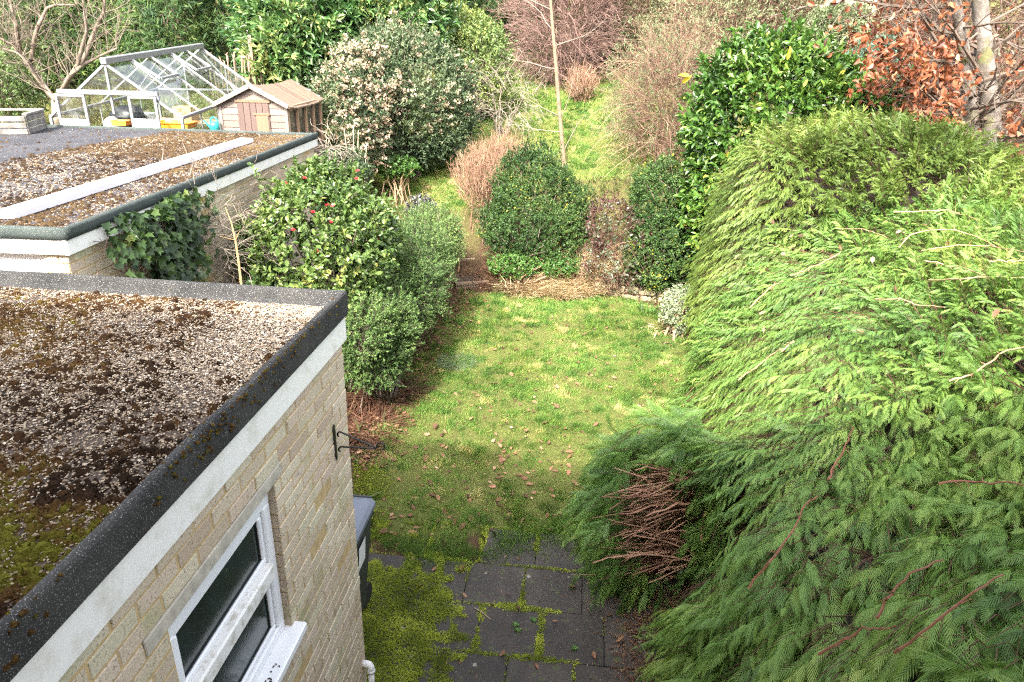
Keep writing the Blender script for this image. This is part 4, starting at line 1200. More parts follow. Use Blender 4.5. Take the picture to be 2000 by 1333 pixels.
def hedge(name, label, d0, d1, nplume, leafm, seed, dens=1.0):
    base = hedge_pt(np.array([(d0 + d1) / 2]), np.array([.4]))[0]
    th = thing(name, label, "hedge", (base[0] + .8, base[1], G0))
    D = rng.uniform(d0, d1, nplume)
    qg = np.linspace(0, 1, 200); pg = hedge_pt(np.full(200, (d0 + d1) / 2), qg); al = np.concatenate([[0], np.cumsum(np.linalg.norm(np.diff(pg, axis=0), axis=1))])
    q = np.interp(rng.random(nplume) * al[-1], al, qg)
    P, N = hedge_surf(D, q)
    px, py, dep = proj(P)
    k = (px > -100) & (px < 2650) & (py < 1750) & (py > -100)
    if d0 < 1: k &= ~((D > 7.9 + .5 * (fbm(P, 1.5, 5) - .5) * 2))
    P, N, D, q, dep = P[k], N[k], D[k], q[k], dep[k]
    n = len(P)
    # plume axis: outward and over, sweeping down the face and toward the camera
    down = np.array([-.50, -.45, -.72]) + np.stack([fbm(P, 1.0, 301, 2), fbm(P, 1.0, 302, 2), fbm(P, 1.0, 303, 2)], 1) * 1.5 - .75
    ax = norm(N * .55 + down * .85 * (1 - .55 * sstep(.45, .9, q))[:, None] + np.array([0, 0, .45]) * sstep(.5, .9, q)[:, None] + rng.normal(size=(n, 3)) * .26)
    PL = rng.uniform(.24, .46, n) * (1.0 + .1 * (dep > 4))
    inh = np.zeros(n, bool)
    for u in (0, .5, 1):
        ex_, ey_, _ = proj(P + ax * (PL * u)[:, None]); inh |= (((ex_ - 1275) / 80) ** 2 + ((ey_ - 1030) / 128) ** 2 < 1) & (D < 5.4)
    P, N, D, q, dep, ax, PL = (v[~inh] for v in (P, N, D, q, dep, ax, PL)); n = len(P)
    plumes(th, P, N, ax, PL, dep, hue_of(P, seed), leafm); interior(th, d0, d1)
    return th
def hue_of(P, seed):
    return .46 + (fbm(P, 1.1, seed, 3) - .5) * .75 + rng.normal(0, .09, len(P))
def plumes(th, P, N, ax, PL, dep, hue, leafm, m=20):
    n = len(P)
    t = (np.arange(m)[None] + rng.random((n, m)) * .6) / m
    s = np.where(np.arange(m) % 2 == 0, 1., -1.)[None].repeat(n, 0)
    X = norm(np.cross(ax, N)); Z = norm(np.cross(X, ax))
    droop = -.10 * t ** 2
    pos = P[:, None] - N[:, None] * (.11 + .10 * rng.random((n, 1, 1))) + ax[:, None] * (t * PL[:, None])[..., None] + UP * (droop * PL[:, None] * 2)[..., None]
    dirn = norm(ax[:, None] * (.75 + .3 * t)[..., None] + X[:, None] * (s * (.62 - .35 * t))[..., None] + UP * (-.22 - .25 * t)[..., None] + rng.normal(size=(n, m, 3)) * .16)
    nm = norm(Z[:, None] * .9 + X[:, None] * (s * .45)[..., None] + rng.normal(size=(n, m, 3)) * .28)
    fl = rng.uniform(.085, .15, (n, m)) * (1.15 - .5 * t)
    ti = hue[:, None] + rng.normal(0, .05, (n, m)) + .10 * (t - .5)
    g = Geo()
    for lo, hi, tm, sc, th_, wf in ((0, 4.2, FR_NEAR, 1.3, .72, .80), (4.2, 7.2, FR_MID, .88, 1, .62), (7.2, 99, FR_FAR, .9, .9, .6)):
        kk = (dep >= lo) & (dep < hi)
        sel = np.broadcast_to(kk[:, None], (n, m)) & (rng.random((n, m)) < th_)
        leaves(g, pos[sel], dirn[sel], nm[sel], fl[sel] * sc, fl[sel] * sc * wf, ti[sel], tm, 0)
    g.obj("foliage", leafm, th)
    # twigs that carry the plumes
    tw = Geo(); e = pos[:, -1]
    st = P - N * .3 - ax * .05
    tubes(tw, np.stack([st, P - N * .12 + ax * .05, P - N * .1 + ax * (PL * .6)[:, None]], 1), np.tile([.003, .0025, .001], (n, 1)), 3, .4)
    tw.obj("twig", TWIGR, th)
def interior(th, d0, d1):
    # brown dead interior of the hedge
    dd, qq = np.meshgrid(np.linspace(d0, d1, 60), np.linspace(0, 1, 40), indexing='ij')
    P2, N2 = hedge_surf(dd.ravel(), qq.ravel(), .6)
    cpx, cpy, _ = proj(P2)
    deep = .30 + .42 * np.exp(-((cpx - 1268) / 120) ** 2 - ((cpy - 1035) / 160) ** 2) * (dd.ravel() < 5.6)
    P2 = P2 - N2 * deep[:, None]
    c = Geo(); i, j = np.meshgrid(np.arange(59), np.arange(39), indexing='ij')
    c.add(P2, np.stack([i * 40 + j, (i + 1) * 40 + j, (i + 1) * 40 + j + 1, i * 40 + j + 1], -1).reshape(-1, 4))
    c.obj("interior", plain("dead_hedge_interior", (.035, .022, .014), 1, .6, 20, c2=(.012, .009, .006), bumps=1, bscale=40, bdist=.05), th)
CYP = leafmat("cypress_spray", [(0, (.030, .068, .018)), (.3, (.066, .136, .030)), (.55, (.115, .208, .040)), (.8, (.185, .275, .055)), (1, (.28, .345, .08))], .5, .28, .35)
CYPO = leafmat("olive_cypress_spray", [(0, (.038, .066, .015)), (.4, (.088, .138, .027)), (.7, (.150, .205, .040)), (1, (.23, .265, .062))], .5, .28, .35)
HEDGE = hedge("cypress_hedge", "large overgrown bright green cypress hedge sweeping along the lawn and patio", .5, 8.3, 9000, CYP, 5)
hedge("cypress_hedge", "taller olive green clipped cypress hedge between the big bright hedge and the laurel", 7.7, 10.9, 4200, CYPO, 8)

def fallen_bough():
    # the torn-out bough: a crescent of foliage around bare brown boughs
    c = [(1350, 850), (1275, 855), (1205, 880), (1165, 940), (1152, 1010), (1168, 1080), (1200, 1135), (1250, 1172), (1310, 1190), (1350, 1180)]
    d = [(-.9, -.25, .1), (-.95, -.3, .0), (-.95, -.3, -.15), (-.85, -.3, -.35), (-.75, -.35, -.45), (-.7, -.35, -.55), (-.55, -.35, -.7), (-.4, -.35, -.8), (-.2, -.35, -.9), (0, -.35, -.9)]
    P, A = [], []
    for lay, (nn, D, sp) in enumerate(((125, 4.22, 19), (90, 4.5, 24))):
        for i in range(nn):
            u = random.random() * (len(c) - 1.001); k = int(u); f = u - k
            x = c[k][0] * (1 - f) + c[k + 1][0] * f + random.gauss(0, sp) + 6 * lay; y = c[k][1] * (1 - f) + c[k + 1][1] * f + random.gauss(0, sp)
            P.append(at_d(x, y, D + random.gauss(0, .09))); A.append(np.array(d[k]) * (1 - f) + np.array(d[k + 1]) * f)
    for i in range(130):
        P.append(at_d(random.uniform(1200, 1350), random.uniform(890, 1150), 4.85 + random.gauss(0, .08))); A.append(np.array((-.7, -.3, -.5)))
    for i in range(60):
        P.append(at_d(random.uniform(1345, 1420), random.uniform(900, 1200), 4.22 + random.gauss(0, .08))); A.append(np.array((-.55, -.4, -.7)))
    P = np.array(P); A = norm(np.array(A) + rng.normal(0, .32, (len(P), 3))); P = P - A * .12
    k = P[:, 2] > G0 + .12; P, A = P[k], A[k]
    N = norm(np.tile(np.array([-.45, -.75, .5]), (len(P), 1)) + rng.normal(0, .2, (len(P), 3)))
    plumes(HEDGE, P, N, A, rng.uniform(.20, .34, len(P)), np.full(len(P), 4.0), np.clip(hue_of(P, 5) + .06, 0, 1), CYP)
def hedge_extras():
    fallen_bough()
    # bare brown boughs in the torn opening
    th = HEDGE
    g = Geo(); n = 120
    roots = [(1376 + random.gauss(0, 14), 925 + 200 * (k + .5) / 7 + random.gauss(0, 12), 4.42 + random.gauss(0, .05)) for k in range(7)]
    r0, e0 = [], []
    for i in range(n):
        k = roots[i % 7]; sp = random.gauss(0, 42); f = (k[1] - 930) / 215; sp = min(max(sp, 905 - k[1]), 1150 - k[1])
        r0.append(at_d(k[0] + random.gauss(0, 5), k[1] + random.gauss(0, 3), k[2]))
        e0.append(at_d(1225 + random.gauss(0, 40) + 60 * abs(f - .5) ** 1.3, k[1] + sp + 8 - 14 * f, 4.16 + random.gauss(0, .12)))
    for i in range(150):
        y = 915 + 230 * random.random(); r0.append(at_d(1385 + random.gauss(0, 12), 940 + (y - 915) * .85 + random.gauss(0, 8), 4.62 + random.gauss(0, .04))); e0.append(at_d(1200 + random.gauss(0, 22) + 55 * abs((y - 1030) / 115) ** 1.5, y, 4.38 + random.gauss(0, .05)))
    n = len(r0); r0 = np.array(r0); e0 = np.array(e0)
    t = np.linspace(0, 1, 7)[None, :, None]
    P = r0[:, None] * (1 - t) + e0[:, None] * t
    P += rng.normal(0, .008, P.shape) + np.cumsum(rng.normal(0, .007, P.shape), 1) * np.array([1, 1, 1]); P[:, :, 2] += (np.sin(t[..., 0] * pi) * rng.normal(.045, .035, (n, 1)))
    R = np.where(np.arange(n)[:, None] % 3 == 0, rng.uniform(.008, .013, (n, 1)), rng.uniform(.0035, .007, (n, 1))) * np.linspace(1.2, .45, 7)[None]
    tubes(g, P, R, 4, rng.uniform(.2, .9, n))
    i = rng.integers(0, n, 260); j = rng.integers(1, 6, 260)
    b = P[i, j]; d = norm((e0 - r0)[i] + rng.normal(0, .35, (260, 3)))
    tubes(g, np.stack([b, b + d * .06, b + norm(d + rdir(260) * .3) * .13], 1), np.tile([.002, .0015, .0006], (260, 1)), 3, rng.uniform(.2, .9, 260))
    for a, b_, r in (((1390, 985), (1258, 858), .012), ((1372, 965), (1285, 880), .008), ((1350, 940), (1240, 850), .007)):
        A, B = at_d(*a, 4.75), at_d(*b_, 4.75); mid = (A + B) / 2 + np.array([0, 0, .03]); tube1(g, [A, mid, B], [r, r * .8, r * .3], 6, .45)
    g.obj("bare_bough", leafmat("bare_bough_bark", [(0, (.05, .026, .016)), (.5, (.18, .095, .06)), (1, (.38, .235, .16))], .7, 0, .3), th)
    # dry stems of a climber trailing over the top of the hedge
    paths = [[(1760, 512), (1772, 488), (1800, 478), (1860, 478), (1900, 484), (1935, 515)], [(1800, 520), (1870, 510), (1935, 512), (1990, 530), (2050, 545)],
             [(1745, 442), (1790, 440), (1830, 436), (1880, 452), (1905, 462)], [(1640, 470), (1690, 476), (1730, 490)], [(1815, 580), (1870, 582), (1920, 575), (2010, 572)],
             [(1807, 537), (1850, 552), (1885, 562), (1920, 572)], [(1486, 622), (1520, 585), (1545, 572)], [(1720, 620), (1760, 626), (1790, 633), (1840, 640)],
             [(1255, 842), (1310, 810), (1352, 790), (1396, 757)], [(1262, 838), (1330, 790), (1390, 738)], [(1930, 552), (1975, 548), (2030, 540)],
             [(1840, 962), (1880, 958), (1930, 962), (1990, 966), (2040, 970)], [(1725, 1228), (1745, 1205), (1765, 1170), (1800, 1140), (1850, 1118)],
             [(1760, 1300), (1785, 1280), (1830, 1258), (1865, 1212), (1905, 1180), (1960, 1150)], [(1480, 1162), (1530, 1110), (1560, 1050), (1590, 1000), (1608, 985)],
             [(1630, 950), (1650, 915), (1662, 880), (1672, 858)], [(1455, 750), (1480, 732), (1520, 700), (1545, 690)], [(1850, 760), (1900, 745), (1960, 700), (2010, 690)],
             [(1535, 700), (1552, 685), (1556, 680)], [(1620, 1300), (1690, 1262), (1760, 1240)], [(1560, 560), (1610, 540), (1650, 520)]]
    DD, QQ = np.meshgrid(np.linspace(.6, 8.6, 260), np.linspace(0, 1, 220)); HP, HNn = hedge_surf(DD.ravel(), QQ.ravel()); hx, hy, hd = proj(HP)
    for pth in paths:
        pts = []
        lift = .16 if pth[0][1] < 700 else .08
        for (x, y) in pth:
            d2 = (hx - x) ** 2 + (hy - y) ** 2
            c = np.argsort(d2)[:6]; c = c[np.argmin(hd[c])]
            pts.append(HP[c] + HNn[c] * lift)
        pts = np.array(pts)
        # keep the stem smooth in depth
        u = np.linspace(0, len(pts) - 1, 14)
        sm = np.stack([np.interp(u, np.arange(len(pts)), pts[:, k]) for k in range(3)], 1)
        low = pth[0][1] > 940
        st = Geo()
        tube1(st, sm + rng.normal(0, .004, sm.shape), np.linspace(.0062, .0034, 14), 5, .25 if low else .85)
        for k in range(1, 5):
            b = sm[k * 2]; tube1(st, [b, b + rdir(1)[0] * .05], [.003, .001], 4, .3 if low else .8)
        st.obj("climber_stem", CLIMB, th)
    # brown leaves caught on top
    n = 34; k = rng.choice(np.nonzero((hx > 1500) & (hx < 2000) & (hy > 420) & (hy < 660))[0], n)
    for c in k:
        lv = Geo(); leaves(lv, HP[c][None] + HNn[c] * .05, rdir(1), HNn[c][None] + rdir(1) * .5, .07, .045, rng.random(1), OAK); lv.obj("caught_leaf", LITTER, th)
CLIMB = leafmat("climber_stem_bark", [(0, (.08, .028, .016)), (.4, (.17, .07, .04)), (1, (.40, .27, .15))], .6, 0, .3)
LITTER = leafmat("dead_oak_leaf", [(0, (.06, .03, .018)), (.35, (.15, .075, .04)), (.7, (.28, .15, .085)), (1, (.42, .28, .19))], .7, .15, .3)
hedge_extras()

# ------------------------------------------------------------------ laurel
LAUREL = leafmat("laurel_leaf", [(0, (.02, .05, .010)), (.4, (.042, .10, .016)), (.7, (.09, .17, .026)), (.93, (.18, .26, .045)), (1, (.35, .33, .05))], .36, .2, .45)
LAURELB = leafmat("cherry_laurel_leaf", [(0, (.02, .06, .02)), (.4, (.05, .125, .035)), (.8, (.13, .22, .07)), (1, (.28, .30, .10))], .25, .2, .7)
th, P, N = shrub("laurel_bush", "tall glossy green cherry laurel at the far end of the olive hedge", "bush",
      [ell(1345, 85, 1690, 400, 12.1, 1.5), ell(1338, 190, 1500, 590, 11.9, .9), ell(1500, 150, 1745, 380, 12.4, 1.4)], LAUREL, BARK, 2700, .135, .058, LEAF8, 7, .19, inner=.3, up=.15, tj=.25, seed=3, spread=.75, lump=.13, flat=.8)
YEL = leafmat("yellowed_leaf", [(0, (.45, .36, .03)), (1, (.45, .36, .03))], .4, .3)
p = at_d(1349, 150, 11.9)
for c, a in ((p, (-1, 0, .1)), (p + .02, (-.4, .2, -.4)), (at_d(1537, 118, 11.3), (.1, 0, 1)), (at_d(1425, 405, 11.2), (.2, 0, 1))):
    g = Geo(); leaves(g, np.array([c]), np.array([a]), np.array([(.2, -.7, .6)]), .2, .08, .5, LEAF8); g.obj("yellow_leaf", YEL, th)

# ------------------------------------------------------------------ border on the left of the lawn
CAM = leafmat("camellia_leaf", [(0, (.022, .045, .012)), (.35, (.05, .095, .022)), (.7, (.10, .155, .038)), (.92, (.17, .225, .06)), (1, (.27, .28, .075))], .36, .2, .45)
cam_th, P, N = shrub("camellia", "rounded green camellia dotted with red flowers beside the garage wall", "shrub",
      [ell(455, 370, 770, 640, 7.6, 1.0), ell(545, 330, 720, 520, 8.3, .9), ell(640, 385, 780, 560, 8.5, .8)], CAM, BARK, 1350, .070, .040, LEAF8, 8, .13, inner=.4, seed=6, lump=.24, lf=2.2, tj=.22, tbias=-.03, r0=.018, flat=.7)
def flowers():
    fm = leafmat("camellia_petal", [(0, (.55, .02, .04)), (1, (.75, .08, .10))], .4, .25)
    px, py, _ = proj(P); f = (N * norm(CAMP - P)).sum(1)
    for (x, y) in ((700, 334), (697, 349), (688, 370), (682, 383), (622, 401), (640, 400), (613, 414), (648, 434), (620, 490), (597, 348), (651, 402), (563, 357), (737, 467), (575, 448)):
        d2 = (px - x) ** 2 + (py - y) ** 2 + 1e5 * (f < .2); c = np.argmin(d2)
        o = at_d(x, y, P[c, 1] - .12) + np.array([0, -.03, 0]); g = Geo(); n = 9
        a = rng.random(n) * 6.28; A = norm(np.column_stack([np.cos(a), np.sin(a) * .6 - .5, rng.uniform(.1, .9, n)]))
        leaves(g, np.tile(o, (n, 1)), A, np.tile([0, -.7, .7], (n, 1)), .026, .024, rng.random(n), LEAF8); g.obj("flower", fm, cam_th)
flowers()
COTO = leafmat("cotoneaster_leaf", [(0, (.025, .055, .016)), (.4, (.065, .12, .034)), (.75, (.125, .20, .055)), (1, (.21, .29, .09))], .5, .2, .25)
shrub("cotoneaster", "sprawling small leaved grey-green shrub between the house corner and the steps", "shrub",
      [ell(650, 560, 815, 715, 7.6, .6), ell(700, 490, 875, 650, 8.9, .8), ell(725, 440, 890, 590, 10.2, .8), ell(775, 405, 905, 540, 11.4, .8), ell(660, 590, 760, 700, 7.0, .5), ell(655, 655, 800, 745, 7.3, .45)], COTO, BARK, 5200, .032, .016, LEAF4, 14, .15, inner=.5, seed=9, lump=.26, lf=2.6, twig=.0016, spread=.8, up=.35, r0=.014, tj=.25)
DARKG = leafmat("dark_evergreen_leaf", [(0, (.008, .022, .006)), (.4, (.021, .050, .012)), (.75, (.050, .095, .023)), (.97, (.11, .165, .05)), (1, (.40, .36, .04))], .45, .15, .25)
sh1, P, N = shrub("evergreen_bush", "dark green conical evergreen bush at the back of the lawn beside the steps", "bush",
      [ell(920, 365, 1160, 540, 12.9, 1.0), ell(955, 282, 1125, 480, 13.2, .85), ell(965, 330, 1175, 520, 13.5, .9)], DARKG, BARK, 4200, .044, .025, LEAF4, 9, .10, inner=.3, seed=12, lump=.26, lf=3.6, shell=(.62, 1.0), tj=.2, up=.8)
shrub("evergreen_bush", "dark green upright evergreen bush tucked against the laurel", "bush",
      [ell(1215, 405, 1350, 585, 12.0, .7), ell(1222, 310, 1348, 480, 12.5, .7)], DARKG, BARK, 2700, .044, .025, LEAF4, 9, .10, inner=.3, seed=14, lump=.26, lf=3.4, shell=(.62, 1.0), tj=.2, up=.8)
BRAM = leafmat("bramble_leaf", [(0, (.035, .015, .016)), (.4, (.085, .035, .033)), (.65, (.06, .085, .04)), (1, (.20, .22, .15))], .4, .2, .5)
bth, P, N = shrub("bramble", "tangled purple red bramble between the two dark evergreen bushes", "bramble",
      [ell(1140, 425, 1305, 580, 12.0, .5), ell(1145, 385, 1240, 500, 12.4, .5)], BRAM, TWIGR, 520, .055, .04, LEAF4, 6, .11, inner=0, seed=15, nstem=20, r0=.006)
g = Geo(); twig_cloud(g, P[rng.integers(0, len(P), 420)] - .05, N[rng.integers(0, len(N), 420)], .36, .0042, .1, .9, 6, 0, .2, .4, 4); tag(g.obj("cane", TWIGR, bth), kind="stuff")
VARI = leafmat("variegated_leaf", [(0, (.06, .11, .035)), (.4, (.17, .22, .11)), (.8, (.33, .36, .23)), (1, (.45, .46, .34))], .4, .2, .5)
shrub("variegated_euonymus", "small cream and green variegated shrub at the corner where hedge meets lawn", "shrub",
      [ell(1292, 560, 1372, 655, 10.1, .4)], VARI, TWIGT, 620, .034, .02, LEAF8, 8, .07, inner=.3, seed=17, up=.7)

# brown heather-like bush and the bare shrubs on the upper lawn
def twiggy(name, label, cat, ells, m, n, L, r, up=.5, wob=.35, k=4, sub=2, arch=0., base=None, stemm=None, nstem=18, r0=.012, part="twigs", out=.8, lump=.2, shell=(.25, .95), group=None, seed=0, leaf=None, tint=.5):
    c = ells[0][0]; b = base if base is not None else (c[0], c[1]); bz = float(terrain(b[0], b[1]))
    th = thing(name, label, cat, (b[0], b[1], bz), 0, group)
    P, N = crown_points(ells, n, lump, 1.6, shell, True, seed)
    g = Geo(); E = twig_cloud(g, P, N, L, r, up, wob, k, 0, arch, tint, 3, out, sub); g.obj(part, m, th)
    s = Geo(); stems(s, (b[0], b[1], bz), P, r0, nstem); s.obj("stem", stemm or m, th)
    if leaf:
        lm, ln, ll, lw, pn = leaf
        i = rng.integers(0, len(E), ln); q = Geo(); pos = E[i] + rng.normal(0, .07, (ln, 3)) * L
        ti = .5 + (fbm(pos, .8, seed + 3, 2) - .5) * .9 + rng.normal(0, .13, ln)
        s_ = rng.uniform(.6, 1.2, ln)
        leaves(q, pos, norm(N[i % len(N)] * .3 + UP * .4 + rdir(ln)), norm(UP + rdir(ln) * .8), ll * s_, lw * s_, np.clip(ti, 0, 1), LEAF4); q.obj(pn, lm, th)
    return th, P, N
HEATH = leafmat("dry_heather", [(0, (.10, .055, .035)), (.5, (.22, .13, .085)), (1, (.34, .23, .15))], .9, .1, .1)
twiggy("brown_bush", "upright fuzzy pinkish brown bush on the grass beside the dark conical bush", "bush",
       [ell(885, 300, 1000, 425, 14.2, .5), ell(925, 275, 1040, 370, 14.8, .5)], HEATH, 2200, .30, .005, 1.1, .22, 4, 3, 0, seed=21, out=.35, shell=(.1, 1))
twiggy("brown_bush", "small bare pinkish brown bush in front of the tall scrub on the upper lawn", "bush",
       [ell(1105, 145, 1165, 200, 21.5, .5)], HEATH, 420, .34, .008, .9, .3, 4, 2, 0, seed=22, out=.4, shell=(.1, 1))
VIB = leafmat("viburnum_leaf", [(0, (.016, .030, .013)), (.4, (.040, .068, .030)), (.8, (.09, .125, .058)), (1, (.19, .19, .11))], .5, .15, .3)
VFL = leafmat("viburnum_flower", [(0, (.20, .14, .09)), (.5, (.38, .29, .20)), (1, (.52, .42, .31))], .8, .2, .2)
vth, P, N = shrub("viburnum", "shrub covered in cream and tan flower heads right of the garden shed", "shrub",
      [ell(605, 130, 765, 345, 15.2, 1.2), ell(640, 95, 800, 250, 15.8, 1.2)], VIB, BARK, 1500, .075, .036, LEAF4, 8, .18, inner=.3, seed=24, lump=.2)
def vflowers(P, N, th, n, sel=None):
    i = rng.integers(0, len(P), n); f = fbm(P[i], 1.3, 33, 2); i = i[f > .42]; n = len(i)
    g = Geo(); c = P[i] + N[i] * .1 + rng.normal(0, .05, (n, 3)); m = 11
    pos = (c[:, None] + rdir(n * m).reshape(n, m, 3) * .055 * np.array([1, 1, .6])).reshape(-1, 3)
    leaves(g, pos, norm(rdir(n * m) + UP * .6), rdir(n * m) + UP, .05, .045, np.clip(np.repeat(rng.uniform(.2, .9, n), m) + rng.normal(0, .1, n * m), 0, 1), LEAF4)
    g.obj("blossom", VFL, th)
vflowers(P, N, vth, 1300)
vth2, P, N = shrub("viburnum", "big dark leaved shrub with few flowers right of the cream flowered one", "shrub",
      [ell(700, 60, 900, 335, 16.6, 1.5), ell(760, 95, 935, 320, 16.9, 1.4), ell(690, 60, 820, 170, 17.2, 1.3)], VIB, BARK, 2700, .07, .034, LEAF4, 9, .2, inner=.4, seed=25, lump=.2, tbias=-.06)
vflowers(P[P[:, 2] > 2.2], N[P[:, 2] > 2.2], vth2, 320)
shrub("cherry_laurel", "tall pale green large leaved laurel rising behind the viburnum shrubs", "bush",
      [ell(475, -60, 700, 150, 18.0, 1.6), ell(650, -90, 870, 110, 19.0, 1.6), ell(495, 60, 600, 165, 17.2, .9)], LAURELB, BARK, 2100, .20, .06, LEAF8, 8, .32, inner=.35, seed=26, lump=.2, spread=.7, tj=.25)
LIGHTG = leafmat("light_green_leaf", [(0, (.05, .08, .025)), (.4, (.11, .17, .05)), (.8, (.24, .29, .08)), (1, (.42, .40, .10))], .45, .25, .4)
shrub("light_green_bush", "yellowish green bush right of the dark viburnum at the top of the lawn", "bush",
      [ell(870, 55, 1005, 215, 20.0, 1.1), ell(850, 30, 960, 140, 20.8, 1.1)], LIGHTG, BARK, 1300, .09, .045, LEAF4, 8, .22, inner=.4, seed=27, lump=.22)
twiggy("arching_shrub", "bare grey-brown shrub with long arching twigs hanging over the upper lawn", "shrub",
       [ell(905, 150, 1060, 250, 19.0, .9)], TWIGG, 130, .85, .0065, .5, .5, 7, 3, .22, seed=28, r0=.025, nstem=14)
twiggy("bare_tree", "leafless purplish brown thicket behind the slender young tree", "tree",
       [ell(1000, -60, 1190, 190, 23.0, 1.3), ell(1060, -80, 1200, 150, 24, 1.3)], leafmat("twig_purple", [(0, (.06, .036, .03)), (.5, (.14, .085, .07)), (1, (.24, .165, .13))], .85, 0, .2), 1500, 1.0, .011, .6, .5, 6, 4, .12, seed=29, r0=.05)
BUDL = leafmat("buddleia_leaf", [(0, (.05, .065, .03)), (.4, (.11, .14, .065)), (.75, (.18, .21, .11)), (1, (.26, .22, .14))], .7, .2, .2)
bud = [("pale grey-green scrub with pinkish stems at the top of the bank behind the young tree", [ell(1150, -50, 1380, 190, 25.0, 1.6)], 31),
       ("straggly pinkish stemmed scrub leaning over the upper lawn beside the laurel", [ell(1225, 130, 1375, 320, 17.0, 1.0), ell(1240, 80, 1380, 260, 18.0, 1.1)], 32),
       ("pinkish brown scrub with dusty leaves above and behind the tall laurel", [ell(1330, -60, 1570, 150, 22.0, 1.5), ell(1480, -20, 1640, 110, 23, 1.3)], 33)]
for lab, es, sd in bud:
    th, P, N = twiggy("scrub_bush", lab, "bush", es, TWIGP, 1500 if sd != 32 else 1300, 1.0 if sd != 32 else .9, .0085 if sd != 32 else .0055, .6, .45, 6, 4, .10, seed=sd, r0=.03, group="pinkish scrub bushes on the bank",
       leaf=(BUDL, 16000 if sd != 32 else 8000, .13 if sd != 32 else .085, .035 if sd != 32 else .022, "foliage"), shell=(.15, 1))
    # long pale stems that arch out of the tangle and over the grass
    k = rng.integers(0, len(P), 24 if sd == 32 else 16); g = Geo()
    d_ = norm(np.tile(np.array([-.75, -.35, .75]), (len(k), 1)) + rng.normal(0, .45, (len(k), 3))); pts = [P[k] - np.array([0, 0, .4])]
    for s_ in range(8): d_ = norm(d_ + np.array([-.05, -.03, -.20]) + rng.normal(0, .15, (len(k), 3))); pts.append(pts[-1] + d_ * (rng.uniform(.18, .34, (len(k), 1))))
    tubes(g, np.stack(pts, 1), rng.uniform(.006, .011, (len(k), 1)) * np.linspace(1, .3, 9)[None], 4, rng.uniform(.1, .75, len(k))); tag(g.obj("arching_stem", TWIGT, th), kind="stuff")
def young_tree():
    b = ground(1103, 327); th = thing("young_tree", "slender leafless young tree with straight pale trunk on the upper lawn", "tree", b)
    pts = [b - UP * .1] + [at_d(x, y, b[1] + dz) for x, y, dz in ((1099, 290, 0), (1092, 210, .0), (1086, 130, 0), (1079, 50, 0), (1072, -40, 0), (1066, -130, 0), (1060, -240, 0))]
    g = Geo(); tube1(g, pts, [.062, .055, .048, .042, .036, .03, .02, .008], 8); g.obj("trunk", plain("young_pale_bark", (.19, .13, .08), .8, .35, 10, c2=(.11, .075, .045)), th)
    o = {}
    rr = random.Random(3)
    for (x, y, dx, dz) in ((1093, 258, -1, .10), (1088, 225, -1, .55), (1090, 135, -1, .05), (1100, 300, .4, .9), (1097, 225, .25, .8), (1084, 90, .8, .3), (1078, 20, -.8, .5), (1080, 60, -.6, .6)):
        grow(at_d(x, y, b[1]), (dx, rr.uniform(-.4, .4), dz), rr.uniform(1.0, 1.7), .011, 1, {1: 6}, o, 6, .12, 35, 0, .4, .25, .5, rr)
    q = Geo(); branch_geo(q, o); q.obj("branch", TWIGG, th)
young_tree()

